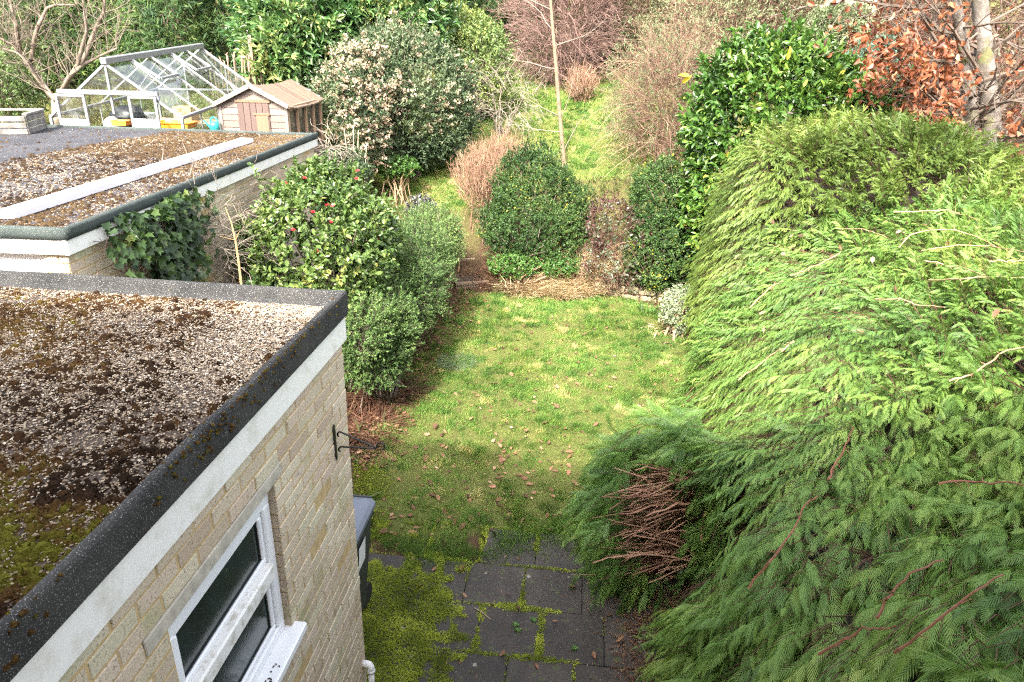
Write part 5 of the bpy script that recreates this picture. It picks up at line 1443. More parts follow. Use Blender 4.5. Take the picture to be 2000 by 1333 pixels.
# ------------------------------------------------------------------ beech by the hedge
def beech():
    b = np.array([6.85, 10.2, float(terrain(6.85, 10.2))])
    th = thing("beech_tree", "grey twin trunked beech holding rusty orange dead leaves beside the hedge", "tree", b)
    o = {}; rr = random.Random(12)
    D = 10.2
    tr1 = [b, at_d(1945, 385, D), at_d(1940, 300, D), at_d(1932, 200, D), at_d(1922, 100, D), at_d(1915, 20, D), at_d(1908, -90, D), at_d(1900, -220, D)]
    tr2 = [at_d(1945, 370, D), at_d(1918, 335, D), at_d(1898, 290, D), at_d(1896, 220, D), at_d(1888, 150, D), at_d(1878, 70, D - .1), at_d(1862, -20, D - .2), at_d(1850, -150, D - .3)]
    g = Geo(); tube1(g, tr1, [.22, .19, .135, .12, .11, .095, .08, .05], 12); tube1(g, tr2, [.13, .12, .105, .095, .085, .07, .06, .03], 10)
    m, nt, bs = mat("beech_bark")
    k = mixc(nt, mthr(nt, noise(nt, 8, 6, .7), .42, .62), (.085, .07, .055), (.17, .15, .13)); k = mixc(nt, mthr(nt, noise(nt, 3.5, 4), .54, .66), k, (.11, .11, .04))
    nt.links.new(k, bs.inputs["Base Color"]); bs.inputs["Roughness"].default_value = .9; bump(nt, bs, noise(nt, 30, 5), .6, .015)
    g.obj("trunk", m, th, smooth=True)
    tips = []
    for trk in (tr1, tr2):
        for i in range(1, len(trk) - 1):
            for c in range(5):
                p = trk[i] + (trk[i + 1] - trk[i]) * rr.random()
                a = rr.uniform(0, 2 * pi)
                d = np.array([cos(a) * 1.0 - .25, sin(a) * .9 - .2, rr.uniform(.05, .8)]); d /= np.linalg.norm(d)
                grow(p, d, rr.uniform(1.0, 2.2), rr.uniform(.016, .032), 2, {2: 6, 1: 5}, o, 6, .13, 45, 0.01, .5, .25, .5, rr)
    for (x0, y0, x1, y1, dd, r) in ((1905, 250, 1650, 60, -.3, .03), (1900, 210, 1760, -40, -.2, .035), (1935, 240, 2080, 120, -.4, .028), (1895, 300, 1750, 240, -.4, .02), (1930, 350, 2050, 300, -.3, .02), (1890, 260, 1780, 130, -.6, .022)):
        p, q = at_d(x0, y0, D), at_d(x1, y1, D + dd); v = q - p; L = np.linalg.norm(v)
        grow(p, v / L, L, r, 2, {2: 8, 1: 5}, o, 7, .07, 42, 0, .38, .25, .5, rr)
    q = Geo(); branch_geo(q, o, {2: 5, 1: 4, 0: 3}, .5); q.obj("branch", plain("beech_twig", (.12, .088, .065), .85, .4, 5), th)
    pts = np.concatenate([p[2:] for p, r in o[0]] + [p[3:] for p, r in o[1]]); px, py, _ = proj(pts)
    w = np.exp(-((px - 1800) / 130) ** 2 - ((py - 170) / 130) ** 2) * 1.6 + np.exp(-((px - 1690) / 60) ** 2 - ((py - 100) / 45) ** 2) + .8 * np.exp(-((px - 1830) / 60) ** 2 - ((py - 330) / 40) ** 2) + .7 * np.exp(-((px - 1985) / 50) ** 2 - ((py - 270) / 120) ** 2) + .05
    w *= (vnoise(pts, 2.2, 4) > .42)
    w /= w.sum(); n = 2300
    w *= np.where((px > 1872) & (px < 1968), .25, 1); w /= w.sum()
    i = rng.choice(len(pts), n, p=w); pos = pts[i] + rng.normal(0, .05, (n, 3))
    lv = Geo(); leaves(lv, pos, norm(rdir(n) + np.array([0, 0, -.7])), rdir(n) + np.array([-.2, -.6, .3]), rng.uniform(.07, .12, n), rng.uniform(.045, .075, n), np.clip(rng.normal(.5, .25, n), 0, 1), LEAF8, zs=.16)
    lv.obj("leaves", leafmat("rusty_beech_leaf", [(0, (.06, .02, .011)), (.4, (.18, .056, .024)), (.75, (.30, .105, .048)), (1, (.42, .20, .11))], .5, .3, .4), th)
    return o
beech()

# ------------------------------------------------------------------ back left: bare tree and dark conifers
def pear():
    b = ground(95, 205); b = np.array([at_d(100, 215, 14.6)[0], 14.6, 0]); b[2] = float(terrain(b[0], b[1]))
    th = thing("bare_tree", "leafless pale barked old fruit tree left of the greenhouse", "tree", b)
    o = {}; rr = random.Random(21); D = 14.6
    fork = at_d(108, 196, D)
    g = Geo(); tube1(g, [b - UP * .1, (b + fork) / 2, fork], [.10, .09, .08], 8); 
    mains = [[(108, 196), (85, 165), (55, 120), (20, 85), (-30, 60)], [(108, 200), (70, 150), (40, 105), (5, 95)], [(115, 190), (135, 150), (160, 128), (195, 110), (228, 95)], [(112, 192), (150, 130), (170, 60), (160, 0), (140, -60)], [(60, 125), (70, 60), (95, 10), (150, 10)], [(40, 105), (30, 40), (10, -30)], [(160, 128), (185, 60), (205, 20), (200, -50)]]
    for mn in mains:
        pts = np.array([at_d(x, y, D + rr.uniform(-.35, .35)) for x, y in mn]); u = np.linspace(0, len(pts) - 1, 9)
        sm = np.stack([np.interp(u, np.arange(len(pts)), pts[:, k]) for k in range(3)], 1); r = np.linspace(.05, .015, 9); tube1(g, sm, r, 6)
        for i in range(1, 9):
            for c in range(3):
                d = np.array([rr.gauss(0, .5), rr.gauss(0, .6), rr.uniform(.2, 1.1)]); d /= np.linalg.norm(d)
                grow(sm[i], d, rr.uniform(.5, 1.1), .009, 1, {1: 5}, o, 5, .16, 40, .04, .5, .25, .55, rr)
    pm = plain("pale_fruit_bark", (.17, .135, .10), .9, .45, 9, c2=(.08, .06, .042)); g.obj("trunk", pm, th, smooth=True)
    q = Geo(); branch_geo(q, o); q.obj("branch", pm, th)
pear()
CONI = leafmat("dark_conifer_spray", [(0, (.012, .032, .012)), (.4, (.028, .068, .020)), (.7, (.07, .12, .028)), (1, (.16, .20, .05))], .6, .2, .25)
for i, (x0, x1, D, lab) in enumerate(((-150, 60, 19, "dark conifer at the far left edge behind the bare fruit tree"), (30, 190, 20, "dark conifer directly behind the crown of the bare fruit tree"),
                              (160, 300, 20.5, "dark green conifer behind the left end of the greenhouse ridge"), (270, 400, 20, "conifer with yellowish tips above the middle of the greenhouse"), (375, 520, 21, "dark conifer behind the paling fence"), (480, 640, 23, "dark conifer showing above the pale green laurel"))):
    es = [ell(x0, -170, x1, 60, D, 1.2), ell(x0 - 10, -40, x1 + 10, 170, D, 1.3)]
    shrub("conifer_tree", lab, "tree", es, CONI, BARK, 1900, .17, .075, FR_FAR, 6, .34, inner=.35, up=.1, tj=.25, seed=40 + i, lump=.24, lf=2.2, nstem=4, r0=.09, group="row of dark conifers behind the greenhouse", part="crown", flat=.3, tbias=-.02)
shrub("green_bush", "low mid green bush at the left edge below the bare fruit tree", "bush", [ell(-60, 110, 70, 215, 16.5, .8)], LIGHTG, BARK, 500, .08, .04, LEAF4, 8, .2, seed=47, tbias=-.15)
# dark mixed trees across the top behind everything
for i, (x0, x1, y0, y1, D, m_, lab) in enumerate(((760, 960, -150, 90, 24.5, CONI, "dark conifer behind the yellowish green bush"), (900, 1080, -150, 70, 27, CONI, "dark conifer behind the purplish bare thicket"))):
    shrub("conifer_tree", lab, "tree", [ell(x0, y0, x1, y1, D, 1.5)], m_, BARK, 1300, .24, .1, FR_FAR, 6, .45, inner=.3, up=.1, seed=50 + i, nstem=4, r0=.1, part="crown")
for i, (x0, x1, y0, y1, D, lab) in enumerate(((1020, 1260, -170, 60, 29, "leafless brown tree on the skyline above the young tree"), (1230, 1480, -170, 40, 30, "leafless brown tree on the skyline above the pinkish scrub"), (1440, 1700, -170, 70, 27, "leafless brown tree on the skyline above the laurel"),
                                         (1640, 1880, -170, 150, 22, "twiggy brown thicket behind the beech's left branches"), (1820, 2100, -170, 200, 20, "twiggy brown thicket behind the beech trunks"), (1720, 2080, 130, 400, 14.5, "low brown thicket behind the foot of the beech"))):
    twiggy("bare_tree" if i < 3 else "bare_thicket", lab, "tree" if i < 3 else "thicket", [ell(x0, y0, x1, y1, D, 1.4)], TWIGR if i > 2 else TWIGP, 1500, 1.1 * D / 25 + .2, .011 * D / 22, .5, .5, 6, 4, .08, seed=60 + i, r0=.05, leaf=(BRAM if i > 2 else BUDL, 2600, .1, .05, "foliage"), shell=(.1, 1))
BLUEG = leafmat("blue_green_leaf", [(0, (.04, .09, .06)), (.5, (.11, .20, .13)), (1, (.24, .33, .22))], .5, .2)
shrub("blue_green_bush", "soft blue-green bush between the laurel top and the beech leaves", "bush", [ell(1655, 95, 1760, 210, 14.5, .7)], BLUEG, BARK, 700, .07, .025, LEAF4, 9, .16, seed=71)
shrub("blue_green_bush", "pale silvery bush just above the right shoulder of the laurel", "bush", [ell(1580, 25, 1700, 95, 18.5, .8)], BUDL, BARK, 700, .09, .03, LEAF4, 9, .2, seed=72)
def leaning():
    p = [at_d(x, y, 20.5) for x, y in ((1586, 52), (1606, 30), (1636, -5), (1665, -60), (1690, -140))]
    b = np.array([p[0][0] - .15, 20.5, float(terrain(p[0][0], 20.5))])
    th = thing("leaning_trunk", "grey leaning tree trunk above the laurel at the top edge", "tree", b)
    g = Geo(); tube1(g, [b - UP * .1] + p, [.26, .2, .17, .15, .13, .1], 9); g.obj("trunk", plain("grey_trunk", (.36, .30, .27), .9, .4, 6, c2=(.18, .15, .13), bumps=.6), th, smooth=True)
    o = {}; rr = random.Random(5)
    for i in range(10): grow(p[1] + (p[4] - p[1]) * rr.random(), (rr.gauss(-.2, .6), rr.gauss(0, .5), rr.uniform(.2, .9)), 1.6, .035, 1, {1: 6}, o, 6, .15, 45, 0, .5, .2, .5, rr)
    q = Geo(); branch_geo(q, o); q.obj("branch", TWIGG, th)
    a, c = at_d(1655, 5, 19.5), at_d(1712, 8, 19.5); lo = at_d(1680, 62, 19.5)[2]
    th = thing("timber_fence", "short weathered greenish yellow fence panel above the laurel near the top edge", "fence", ((a[0] + c[0]) / 2, 19.5, lo))
    g = Geo()
    for k in range(7):
        x = a[0] + (c[0] - a[0]) * k / 7; box(g, (x + .005, 19.49, lo - .6), (x + (c[0] - a[0]) / 7 - .005, 19.51, a[2] + .4), .004, random.random())
    g.obj("boards", planks_mat("lichened_fence", [(0, (.22, .19, .09)), (.6, (.42, .38, .2)), (1, (.52, .48, .3))], (4, 4, 1)), th)
    for x in (a[0], c[0]): q = Geo(); box(q, (x - .05, 19.515, lo - 1.2), (x + .05, 19.6, a[2] + .45), .006); q.obj("post", BARK, th)
leaning()

# ------------------------------------------------------------------ small plants near the garage and the house
IVYM = leafmat("ivy_leaf", [(0, (.010, .022, .007)), (.5, (.026, .052, .014)), (.85, (.06, .10, .025)), (1, (.22, .22, .05))], .4, .15, .35)
def ivy():
    th = thing("ivy", "dark green ivy climbing the garage wall and over its white fascia", "ivy", gw(.1, .9, float(terrain(-3, 5.7))))
    n = 1500; g = Geo()
    y = rng.normal(1.15, .34, n); z = 2.62 - np.abs(rng.normal(0, .55, n)); 
    k = fbm(np.column_stack([y * 0, y, z]), 3.0, 2, 2) > .40
    y, z = y[k], z[k]; n = len(y)
    P = gw(0, 0, 0) + np.outer(rng.uniform(.0, .16, n) * (1 - .3 * (z > 2.4)), GN) + np.outer(y, GY) + np.outer(z, UP); P[:, 0] += .06 * vnoise(P, 4, 3)
    A = norm(rdir(n) * .7 + np.array([.3, -.3, -.8])); leaves(g, P, A, norm(GN * 1.0 + np.array([0, -.4, .35]) + rdir(n) * .35), rng.uniform(.05, .095, n), rng.uniform(.055, .095, n), np.clip(rng.normal(.42, .22, n), 0, 1), IVY)
    g.obj("foliage", IVYM, th)
    s = Geo()
    for k in range(26):
        yy = random.gauss(1.1, .25); p = [gw(.03, yy + random.gauss(0, .05) * i, 1.0 + i * .25) for i in range(7)]; tube1(s, p, np.linspace(.012, .003, 7), 4)
    s.obj("stem", BARK, th)
ivy()
th, P, N = twiggy("dead_shrub", "tangle of dead grey-brown twigs against the garage wall between ivy and camellia", "shrub", [ell(265, 395, 480, 600, 6.9, .5), ell(360, 370, 490, 520, 7.9, .5)], TWIGG, 420, .55, .0038, .3, .8, 6, 4, .05, seed=81, r0=.008, nstem=30, base=(-2.55, 6.9))
shrub("garden_weed", "sparse green leafy stems among the dead twigs beside the garage", "plant", [ell(290, 455, 400, 570, 6.6, .4)], LIGHTG, TWIGT, 60, .055, .03, LEAF4, 5, .1, inner=0, seed=82, nstem=5, r0=.005)
def sapling():
    D = 6.35; p = [at_d(x, y, D) for x, y in ((478, 700), (472, 560), (466, 510), (460, 470), (452, 435), (440, 405))]
    b = p[0].copy(); b[2] = float(terrain(b[0], D)); th = thing("bare_sapling", "single bare yellowish sapling stem rising just behind the flat roof edge", "sapling", b)
    g = Geo(); tube1(g, [b] + p[1:], [.014, .012, .011, .009, .007, .003], 6)
    tube1(g, [p[3], at_d(468, 452, D)], [.005, .002], 4); tube1(g, [p[3], at_d(430, 462, D - .1)], [.005, .002], 4)
    g.obj("stem", plain("yellow_twig", (.42, .29, .13), .7, .3, 20), th)
sapling()
def thin_stems():
    b = at_d(690, 345, 12.8); b[2] = float(terrain(b[0], b[1]))
    th = thing("bare_shrub", "clump of thin pale upright stems in front of the cream flowered shrub", "shrub", b)
    for (x0, y0, x1, y1) in ((690, 345, 672, 250), (690, 345, 690, 245), (694, 345, 700, 255), (700, 330, 716, 280), (685, 350, 668, 285)):
        g = Geo(); p = at_d(x1, y1, 12.8 + random.uniform(-.2, .2)); m = (b + p) / 2 + rdir(1)[0] * .05; tube1(g, [b, m, p], [.013, .011, .006], 5); g.obj("stem", plain("pale_stem", (.45, .36, .24), .8, .3, 20), th)
thin_stems()
twiggy("dead_shrub", "small pale dead branches curling beside the far corner of the garage", "shrub", [ell(622, 265, 668, 335, 11.6, .35)], TWIGG, 70, .45, .005, .4, .7, 6, 2, .2, seed=84, r0=.008, nstem=8)
shrub("border_shrub", "low dull green shrub filling the gap behind the camellia below the viburnum", "shrub", [ell(620, 300, 720, 370, 11.9, .5)], VIB, TWIGT, 300, .06, .03, LEAF4, 7, .14, seed=85)
GCOV = leafmat("ground_cover_leaf", [(0, (.025, .06, .014)), (.5, (.055, .125, .024)), (1, (.12, .21, .045))], .4, .25, .4)
shrub("ground_cover_plant", "low bright green leafy patch at the foot of the dark viburnum", "plant", [ell(728, 308, 822, 348, 15.4, .4)], GCOV, TWIGT, 330, .06, .045, LEAF4, 6, .06, inner=.2, seed=86, up=1)
shrub("ground_cover_plant", "low bright green plants under the front of the conical evergreen", "plant", [ell(945, 500, 1060, 545, 12.0, .25), ell(1040, 505, 1140, 540, 12.1, .22)], GCOV, TWIGT, 420, .05, .035, LEAF4, 6, .07, inner=.2, seed=87, up=1)
PURP = leafmat("purple_grey_leaf", [(0, (.03, .025, .025)), (.6, (.075, .075, .065)), (1, (.15, .16, .13))], .4, .1)
shrub("purple_leaved_plant", "dark purplish leaved plant beside the top of the garden steps", "plant", [ell(795, 388, 850, 425, 13.2, .3)], PURP, TWIGR, 130, .06, .04, LEAF4, 6, .1, seed=88)
shrub("creeping_shrub", "thin trailing grey-green shrub spilling over the timber steps", "shrub", [ell(830, 430, 905, 520, 12.6, .3)], COTO, TWIGT, 330, .035, .018, LEAF4, 8, .16, inner=0, seed=89, twig=.003, lump=.3)
LAV = leafmat("silver_leaf", [(0, (.05, .085, .035)), (.5, (.10, .145, .07)), (1, (.17, .21, .12))], .7, .1, .2)
def tuft(name, label, cat, c, n, L, W, spread, m, up=.8, tm=BLADE2, part="blades", rad=.1, seed=None, tints=(.5, .2)):
    th = thing(name, label, cat, c); g = Geo()
    a = rng.random(n) * 2 * pi; r = rad * np.sqrt(rng.random(n))
    P = np.array(c) + np.column_stack([r * np.cos(a), r * np.sin(a), np.zeros(n)]); P[:, 2] = terrain(P[:, 0], P[:, 1]) + rng.uniform(-.01, .02, n)
    a2 = a + rng.normal(0, .8, n)
    A = norm(np.column_stack([np.cos(a2) * spread, np.sin(a2) * spread, up * rng.uniform(.3, 1.2, n)]))
    leaves(g, P, A, norm(UP + rdir(n) * .4), rng.uniform(.6, 1.2, n) * L, W, np.clip(rng.normal(*tints, n), 0, 1), tm, zs=-L * .8)
    g.obj(part, m, th); return th
tuft("lavender", "low silvery grey-green clump at the left edge of the lawn", "plant", ground(893, 706), 520, .13, .006, 1.4, LAV, .35, rad=.26)
FERN = leafmat("dead_strap_leaf", [(0, (.03, .012, .007)), (.4, (.07, .030, .017)), (.75, (.13, .065, .038)), (1, (.24, .155, .10))], .7, .15, .3)
for (x, y, n, rad, lab) in ((705, 838, 420, .34, "collapsed clump of rusty brown dead leaves by the house corner below the bracket"), (760, 775, 260, .28, "rusty dead leaf clump under the small leaved grey-green shrub"), (700, 765, 300, .3, "dense rusty dead leaf clump squeezed between house wall and grey-green shrub")):
    tuft("dead_crocosmia", lab, "plant", ground(x, y), n, .42, .014, 1.2, FERN, .55, rad=rad)
DRY = leafmat("dry_grass", [(0, (.22, .14, .07)), (.5, (.42, .31, .17)), (1, (.60, .50, .32))], .85, .2, .2)
for i, (x, y, n, lab) in enumerate(((1030, 565, 420, "straw coloured tuft of dry grass left on the bank beside the steps"), (1085, 572, 520, "widest straw coloured dry grass tuft in the middle of the bank"), (1140, 560, 480, "straw coloured dry grass tuft next to the low stone wall"), (1205, 548, 420, "straw coloured dry grass tuft on top of the low stone wall"), (985, 555, 300, "brown dry grass tuft right beside the lowest timber step"))):
    c = ground(x, y); tuft("dry_grass_tuft", lab, "grass tuft", c + np.array([0, .1, 0]), n * 3, .38, .010, 1.0, DRY if i < 4 else FERN, 1.0, rad=.40)
tuft("iris_clump", "bleached fallen strap leaves of an iris near the variegated shrub", "plant", ground(1285, 640), 60, .34, .03, 1.3, leafmat("bleached_leaf", [(0, (.4, .26, .14)), (1, (.62, .45, .27))], .7, .2), .25, rad=.2)
tuft("grass_tuft", "green strap leaved tuft beside the low stone wall", "grass tuft", ground(1265, 612), 60, .26, .014, .8, GCOV, 1.0, rad=.12)
WEED = leafmat("weed_leaf", [(0, (.05, .12, .03)), (1, (.16, .27, .07))], .5, .25)
for (x, y, lab) in ((1042, 1212, "rosette weed in the joint near the middle of the paving"), (1118, 1148, "rosette weed in the paving joint closest to the bare hedge boughs"), (1010, 1232, "small rosette weed between two slabs left of the larger rosette"), (1122, 1268, "upright seedling weed in a paving joint by the fallen needles"), (1008, 1222, "tiny rosette weed by the twig on the paving")):
    c = at_z(x, y, G0 + .015); th = thing("weed", lab, "weed", c); g = Geo(); n = 13
    a = np.arange(n) * 2.4; leaves(g, np.tile(c, (n, 1)), norm(np.column_stack([np.cos(a), np.sin(a), rng.uniform(.1, .7, n)])), np.tile(UP, (n, 1)), rng.uniform(.025, .045, n), .010, rng.random(n) * .7, LEAF8); g.obj("foliage", WEED, th)
for (x, y, lab) in ((1288, 1240, "small dark ivy seedling at the foot of the hedge"), (1290, 1302, "larger dark ivy seedling on the needle strewn soil in the lower corner of the hedge")):
    c = at_z(x, y, G0); th = thing("ivy_seedling", lab, "ivy", c); g = Geo(); n = 12
    leaves(g, c + rng.normal(0, .05, (n, 3)) + UP * .08, norm(rdir(n) * np.array([1, 1, .3])), norm(UP + rdir(n) * .4), .06, .055, rng.random(n) * .8, IVY); g.obj("foliage", IVYM, th)
c = at_z(945, 1198, G0 + .03); g = Geo(); tube1(g, [at_z(926, 1187, G0 + .025), at_z(942, 1197, G0 + .03), at_z(960, 1211, G0 + .02)], [.004, .0045, .003], 5)
tag(g.obj("stick", plain("dry_stick", (.28, .21, .16), .8, .3, 20)), "short dry stick lying on the mossy paving", "stick")

# ------------------------------------------------------------------ turf, leaf litter, moss: nobody could count these
GRASS = leafmat("grass_blade", [(0, (.035, .075, .014)), (.3, (.075, .155, .026)), (.55, (.13, .23, .04)), (.78, (.24, .28, .07)), (1, (.48, .39, .18))], .6, .3, .25)
def turf(name, poly, n, L, W, sd, keepf=None):
    poly = [p[:2] for p in poly]; x0, y0 = np.min(poly, 0) - .1; x1, y1 = np.max(poly, 0) + .1
    x, y = rng.uniform(x0, x1, n), rng.uniform(y0, y1, n)
    w = rng.normal(0, .07, (2, n)); k = inpoly(x + w[0], y + w[1], poly); x, y = x[k], y[k]
    P = np.column_stack([x, y, terrain(x, y)])
    cov = .5 * fbm(P, 2.2, sd, 2) + .5 * fbm(P, 9.0, sd + 9, 2); k = rng.random(len(P)) < np.clip(.50 + 4.5 * (cov - .47), .04, 1); P, cov = P[k], cov[k]
    if keepf is not None: k = keepf(P); P, cov = P[k], cov[k]
    n = len(P)
    P[:, 2] += .05 * (fbm(P * [1, 1, 0], 1.2, 4) - .5) * sstep(4.9, 6, P[:, 1]) + .04 * (vnoise(P * [1, 1, 0], 3.5, 9) - .5) * sstep(4.9, 6, P[:, 1]) - .012
    tall = sstep(.3, .75, fbm(P, 7, sd + 1, 2)) * 1.2; lay = fbm(P, .8, sd + 2, 2) * 6.28 * 2
    A = norm(np.column_stack([np.cos(lay) * .5, np.sin(lay) * .5, np.full(n, .8)]) + rng.normal(size=(n, 3)) * .5); A[:, 2] = np.abs(A[:, 2]) * .8 + .12
    yel = fbm(P, 1.5, sd + 3, 3); pat = sstep(.52, .66, fbm(P, 1.3, sd + 7, 3))
    ti = .37 + .50 * (yel - .5) + .20 * pat + .95 * (fbm(P, 8, sd + 4, 2) - .5) + .5 * sstep(.68, .78, fbm(P, 4.5, sd + 8, 2)) + rng.normal(0, .17, n)
    d = np.linalg.norm(P - CAMP, axis=1) / 8
    g = Geo(); leaves(g, P, A, rdir(n), L * rng.uniform(.5, 1.2, n) * (.55 + .9 * tall), W * np.clip(d, .6, 3), np.clip(ti, 0, 1), BLADE)
    tag(g.obj(name, GRASS), kind="stuff")
LX = [p.copy() for p in LAWN]
def slit(P):
    xx = at_z(975, 900, G0)[0]
    s = np.abs(P[:, 0] - (-.155 + .0 * P[:, 1] + .012 * np.sin(P[:, 1] * 9))) < .022
    return ~(s & (P[:, 1] > 5.9) & (P[:, 1] < 8.4) & (rng.random(len(P)) < .9))
turf("lawn_grass", LX, 460000, .064, .0074, 100, slit)
turf("upper_lawn_grass", UPLAWN, 260000, .085, .008, 130)
# longer tufts along the patio edge
x = rng.uniform(-1.25, 1.3, 9000); y = 5.0 + .18 * np.sin(x * 2.3) + rng.normal(0, .11, 9000); P = np.column_stack([x, y, np.full(9000, G0)])
k = fbm(P, 4, 3, 2) > .48; P = P[k]; n = len(P); A = norm(np.column_stack([rng.normal(0, .5, n), rng.normal(-.25, .5, n), np.full(n, .7)])); g = Geo()
leaves(g, P, A, rdir(n), rng.uniform(.05, .12, n), .0045, np.clip(rng.normal(.35, .15, n), 0, 1), BLADE); tag(g.obj("verge_grass", GRASS), kind="stuff")

def undergrowth():
    n = 90000
    x, y = rng.uniform(-13, 12, n), rng.uniform(5, 28, n)
    k = ~inpoly(x, y, LAWN) & ~inpoly(x, y, UPLAWN) & ~((x > .3 + .244 * y) & (y < 11)) & ~((x < -3.05) & (y < 10.8)) & ~((x > -2.1) & (x < -.3) & (y > 11.7) & (y < 15.2))
    x, y = x[k], y[k]; P = np.column_stack([x, y, terrain(x, y)]); n = len(P)
    f = fbm(P, .7, 90, 3); far = sstep(12, 20, y)
    k = rng.random(n) < (.30 + .70 * far) * (f > .36); P, f = P[k], f[k]; n = len(P)
    A = norm(rng.normal(size=(n, 3)) * .7 + UP); A[:, 2] = np.abs(A[:, 2])
    g = Geo(); leaves(g, P, A, norm(UP + rdir(n)), rng.uniform(.08, .26, n), rng.uniform(.014, .04, n), np.clip(.3 + .9 * (f - .4) + rng.normal(0, .15, n), 0, 1), LEAF4)
    tag(g.obj("undergrowth", leafmat("rough_herbage", [(0, (.06, .04, .025)), (.3, (.08, .08, .03)), (.65, (.11, .17, .04)), (1, (.30, .28, .12))], .7, .25, .2)), kind="stuff")
undergrowth()
def litter():
    pos = []
    # thick along the left border, thin over the lawn
    for (x0, y0, x1, y1, n, s) in ((700, 905, 760, 840, 90, 18), (755, 840, 800, 745, 70, 16), (790, 760, 850, 660, 75, 14), (835, 680, 905, 585, 60, 12), (690, 860, 740, 800, 60, 20), (890, 610, 960, 560, 40, 16), (1195, 560, 1340, 610, 40, 14), (1290, 620, 1320, 740, 22, 10)):
        for _ in range(n):
            t = random.random(); pos.append(ground(x0 + (x1 - x0) * t + random.gauss(0, s), y0 + (y1 - y0) * t + random.gauss(0, s)))
    for _ in range(620): pos.append(ground(random.uniform(740, 1330), random.uniform(590, 1050)))
    for _ in range(26): pos.append(ground(975 + random.gauss(0, 6), random.uniform(850, 1000)))
    for _ in range(26): pos.append(at_z(random.uniform(730, 1230), random.uniform(1050, 1330), G0 + .01))
    P = np.array(pos); n = len(P); P[:, 2] += rng.uniform(.012, .035, n)
    g = Geo(); s = rng.lognormal(math.log(.055), .35, n).clip(.025, .11)
    leaves(g, P, norm(rdir(n) * np.array([1, 1, .35])), norm(UP + rdir(n) * .45), s, s * .66, np.clip(rng.normal(.36, .26, n), 0, 1), OAK, zs=s * rng.uniform(.4, 1.8, n))
    tag(g.obj("leaf_litter", LITTER), kind="stuff")
    # crumbs and older leaves pressed into the border soil
    m = 5200; t = rng.random(m); ax = np.array([(700, 900), (760, 790), (840, 660), (905, 575), (950, 560)])
    k = (t * 3.99).astype(int); fr = t * 3.99 - k
    px = ax[k, 0] + (ax[k + 1, 0] - ax[k, 0]) * fr + rng.normal(0, 34, m) - 14; py = ax[k, 1] + (ax[k + 1, 1] - ax[k, 1]) * fr + rng.normal(0, 22, m)
    P = np.array([at_z(a, b, G0) for a, b in zip(px, py)]); P[:, 2] = terrain(P[:, 0], P[:, 1]) + rng.uniform(0, .02, m)
    q = 900; k = rng.integers(0, 4, q); fr = rng.random((q, 2)); S5 = np.array([[a, b_] for a, b_ in STEPS])
    a_, b_ = S5[k], S5[k + 1]; lo = a_[:, 0] + (a_[:, 1] - a_[:, 0]) * fr[:, :1]; hi = b_[:, 0] + (b_[:, 1] - b_[:, 0]) * fr[:, :1]
    Q = lo + (hi - lo) * fr[:, 1:]; Q[:, 2] = a_[:, 0, 2] + rng.uniform(.0, .03, q); P = np.concatenate([P, Q]); m = len(P)
    g = Geo(); leaves(g, P, norm(rdir(m) * [1, 1, .4]), norm(UP + rdir(m) * .5), rng.uniform(.02, .05, m), rng.uniform(.01, .03, m), np.clip(rng.normal(.3, .2, m), 0, 1), LEAF4)
    tag(g.obj("leaf_mould", LITTER), kind="stuff")
litter()
PMOSS = leafmat("patio_moss_tuft", [(0, (.07, .09, .012)), (.4, (.18, .23, .024)), (.75, (.33, .38, .045)), (1, (.48, .50, .10))], .9, .3, .1)
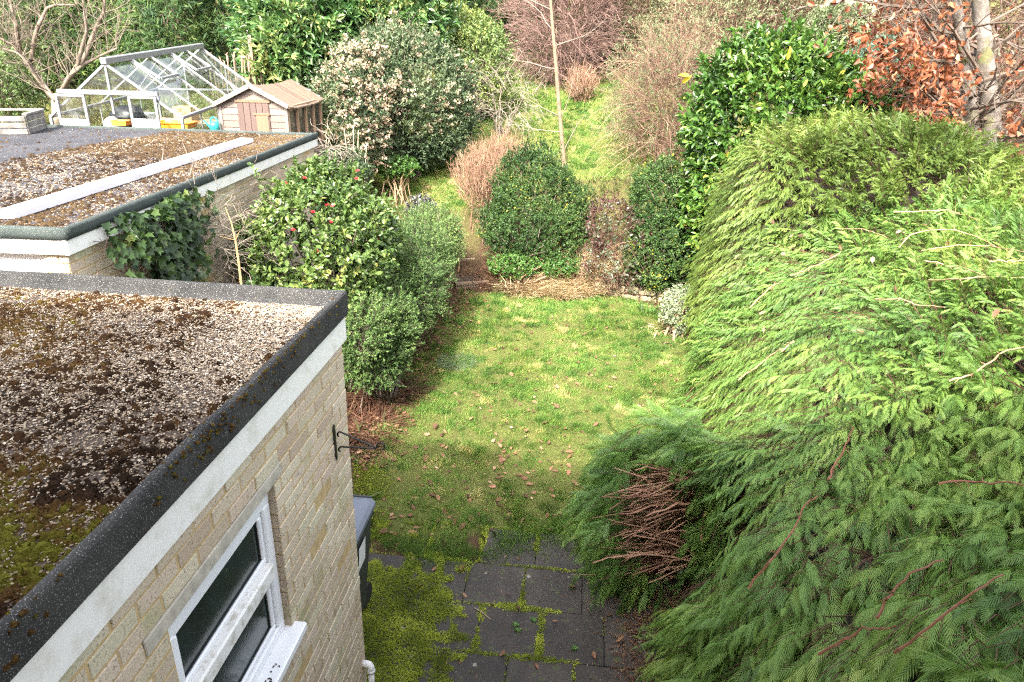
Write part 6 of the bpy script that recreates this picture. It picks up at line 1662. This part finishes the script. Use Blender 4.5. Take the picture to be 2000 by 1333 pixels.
def patio_moss():
    n = 150000
    lx = rng.uniform(-.6, 2.9, n); ly = rng.uniform(-1.6, 1.9, n); k = (lx > 0) | (ly > .015); lx, ly = lx[k], ly[k]; n = len(lx)
    P = HC + np.outer(lx, HN) + np.outer(ly, HY); P[:, 2] = G0 + .012
    px, py, _ = proj(P)
    S = .478
    uy = (1.28 - ly) / S; row = np.floor(uy).astype(int); dj = np.abs(uy - np.round(uy)) * S
    offs = {0: .05, 1: .22, 2: .0, 3: .3, -1: .12}; rr = random.Random(4); of = {}
    for i in range(-5, 9): of[i] = offs.get(i, rr.random() * S) if i in offs else offs.get(i, .1 * (i % 5))
    o = np.array([of.get(r, 0) for r in row]); ux = (lx - o) / S; djx = np.abs(ux - np.round(ux)) * S
    near = np.minimum(dj, djx); f = fbm(P, 3.2, 55, 3); lf = sstep(1180, 880, px)
    # a broad cushion spreads out from the wall
    patch = sstep(.53, .60, .55 * fbm(P, 2.6, 19, 2) + .45 * fbm(P, 11, 20, 2) + .34 * sstep(950, 740, px) * sstep(1060, 1170, py) + .12 * sstep(800, 735, px) * sstep(1060, 1120, py) - .20 * sstep(860, 960, px) - .12 * sstep(1130, 1040, py))
    joint = (near < .006 + .055 * sstep(.45, .7, f) * lf) * sstep(.52, .66, .6 * f + .4 * fbm(P, 9, 58, 2) + .20 * lf)
    wall = ((lx < .10 + .1 * f) & (ly < .1)) | ((lx < .05) & (ly < .10 + .1 * f))
    pr = np.clip(np.maximum(np.maximum(patch, joint), wall * .8), 0, 1)
    k = (rng.random(n) < pr) & (P[:, 1] < 5.25); P, pr, patch = P[k], pr[k], patch[k]
    n = len(P); m = 3; i = np.repeat(np.arange(n), m)
    hgt = .012 + .02 * patch[i] * fbm(P, 9, 5, 2)[i]
    Q = P[i] + np.column_stack([rng.normal(0, .006, (n * m, 2)), rng.uniform(0, 1, n * m) * hgt])
    g = Geo(); A = norm(rdir(n * m) * [1, 1, .6] + UP * .25)
    leaves(g, Q, A, norm(UP + rdir(n * m) * .5), rng.uniform(.009, .02, n * m), rng.uniform(.004, .008, n * m), np.clip(.40 + 1.3 * (fbm(P, 6, 9, 3) - .5)[i] + rng.normal(0, .14, n * m), 0, 1), BLADE)
    tag(g.obj("patio_moss", PMOSS), kind="stuff")
    # darker moss and soil beside the bin at the edge of the lawn
    n = 12000; px = rng.uniform(690, 800, n); py = rng.uniform(900, 1060, n)
    P = np.array([at_z(a, b, G0) for a, b in zip(px, py)]); k = rng.random(n) < sstep(790, 720, px) * sstep(.35, .55, fbm(P, 4, 3, 2)); P = P[k]; n = len(P)
    P[:, 2] += rng.uniform(0, .03, n); g = Geo(); leaves(g, P, norm(rdir(n) + UP * .8), rdir(n), .02, .007, np.clip(rng.normal(.33, .15, n), 0, 1), BLADE); tag(g.obj("border_moss", PMOSS), kind="stuff")
patio_moss()
def needles():
    n = 16000
    P = np.column_stack([rng.uniform(.55, 1.75, n), rng.uniform(2.6, 5.2, n), np.full(n, G0 + .02)])
    d = P[:, 0] - (.30 + .244 * P[:, 1]); f = fbm(P, 3, 6, 3)
    k = rng.random(n) < sstep(-.62, .05, d + .5 * (f - .5)); P = P[k]; n = len(P); P[:, 2] += rng.uniform(0, .02, n)
    g = Geo(); leaves(g, P, norm(rdir(n) * [1, 1, .3]), norm(UP + rdir(n) * .4), rng.uniform(.02, .06, n), rng.uniform(.003, .008, n), np.clip(rng.normal(.5, .25, n), 0, 1), LEAF4)
    tag(g.obj("fallen_needles", leafmat("brown_cypress_litter", [(0, (.09, .045, .025)), (.5, (.20, .105, .06)), (1, (.34, .22, .14))], .9, .1, .1)), kind="stuff")
    n = 4200; P = np.column_stack([rng.uniform(-1.6, 2.6, n), rng.uniform(3.2, 12, n), np.full(n, G0 + .018)]); P[:, 2] = np.where(P[:, 1] < 5, P[:, 2], terrain(P[:, 0], P[:, 1]) + .03)
    g = Geo(); leaves(g, P, norm(rdir(n) * [1, 1, .1]), np.tile(UP, (n, 1)), rng.uniform(.008, .03, n), rng.uniform(.003, .008, n), rng.random(n), LEAF4); tag(g.obj("paving_debris", LITTER), kind="stuff")
needles()
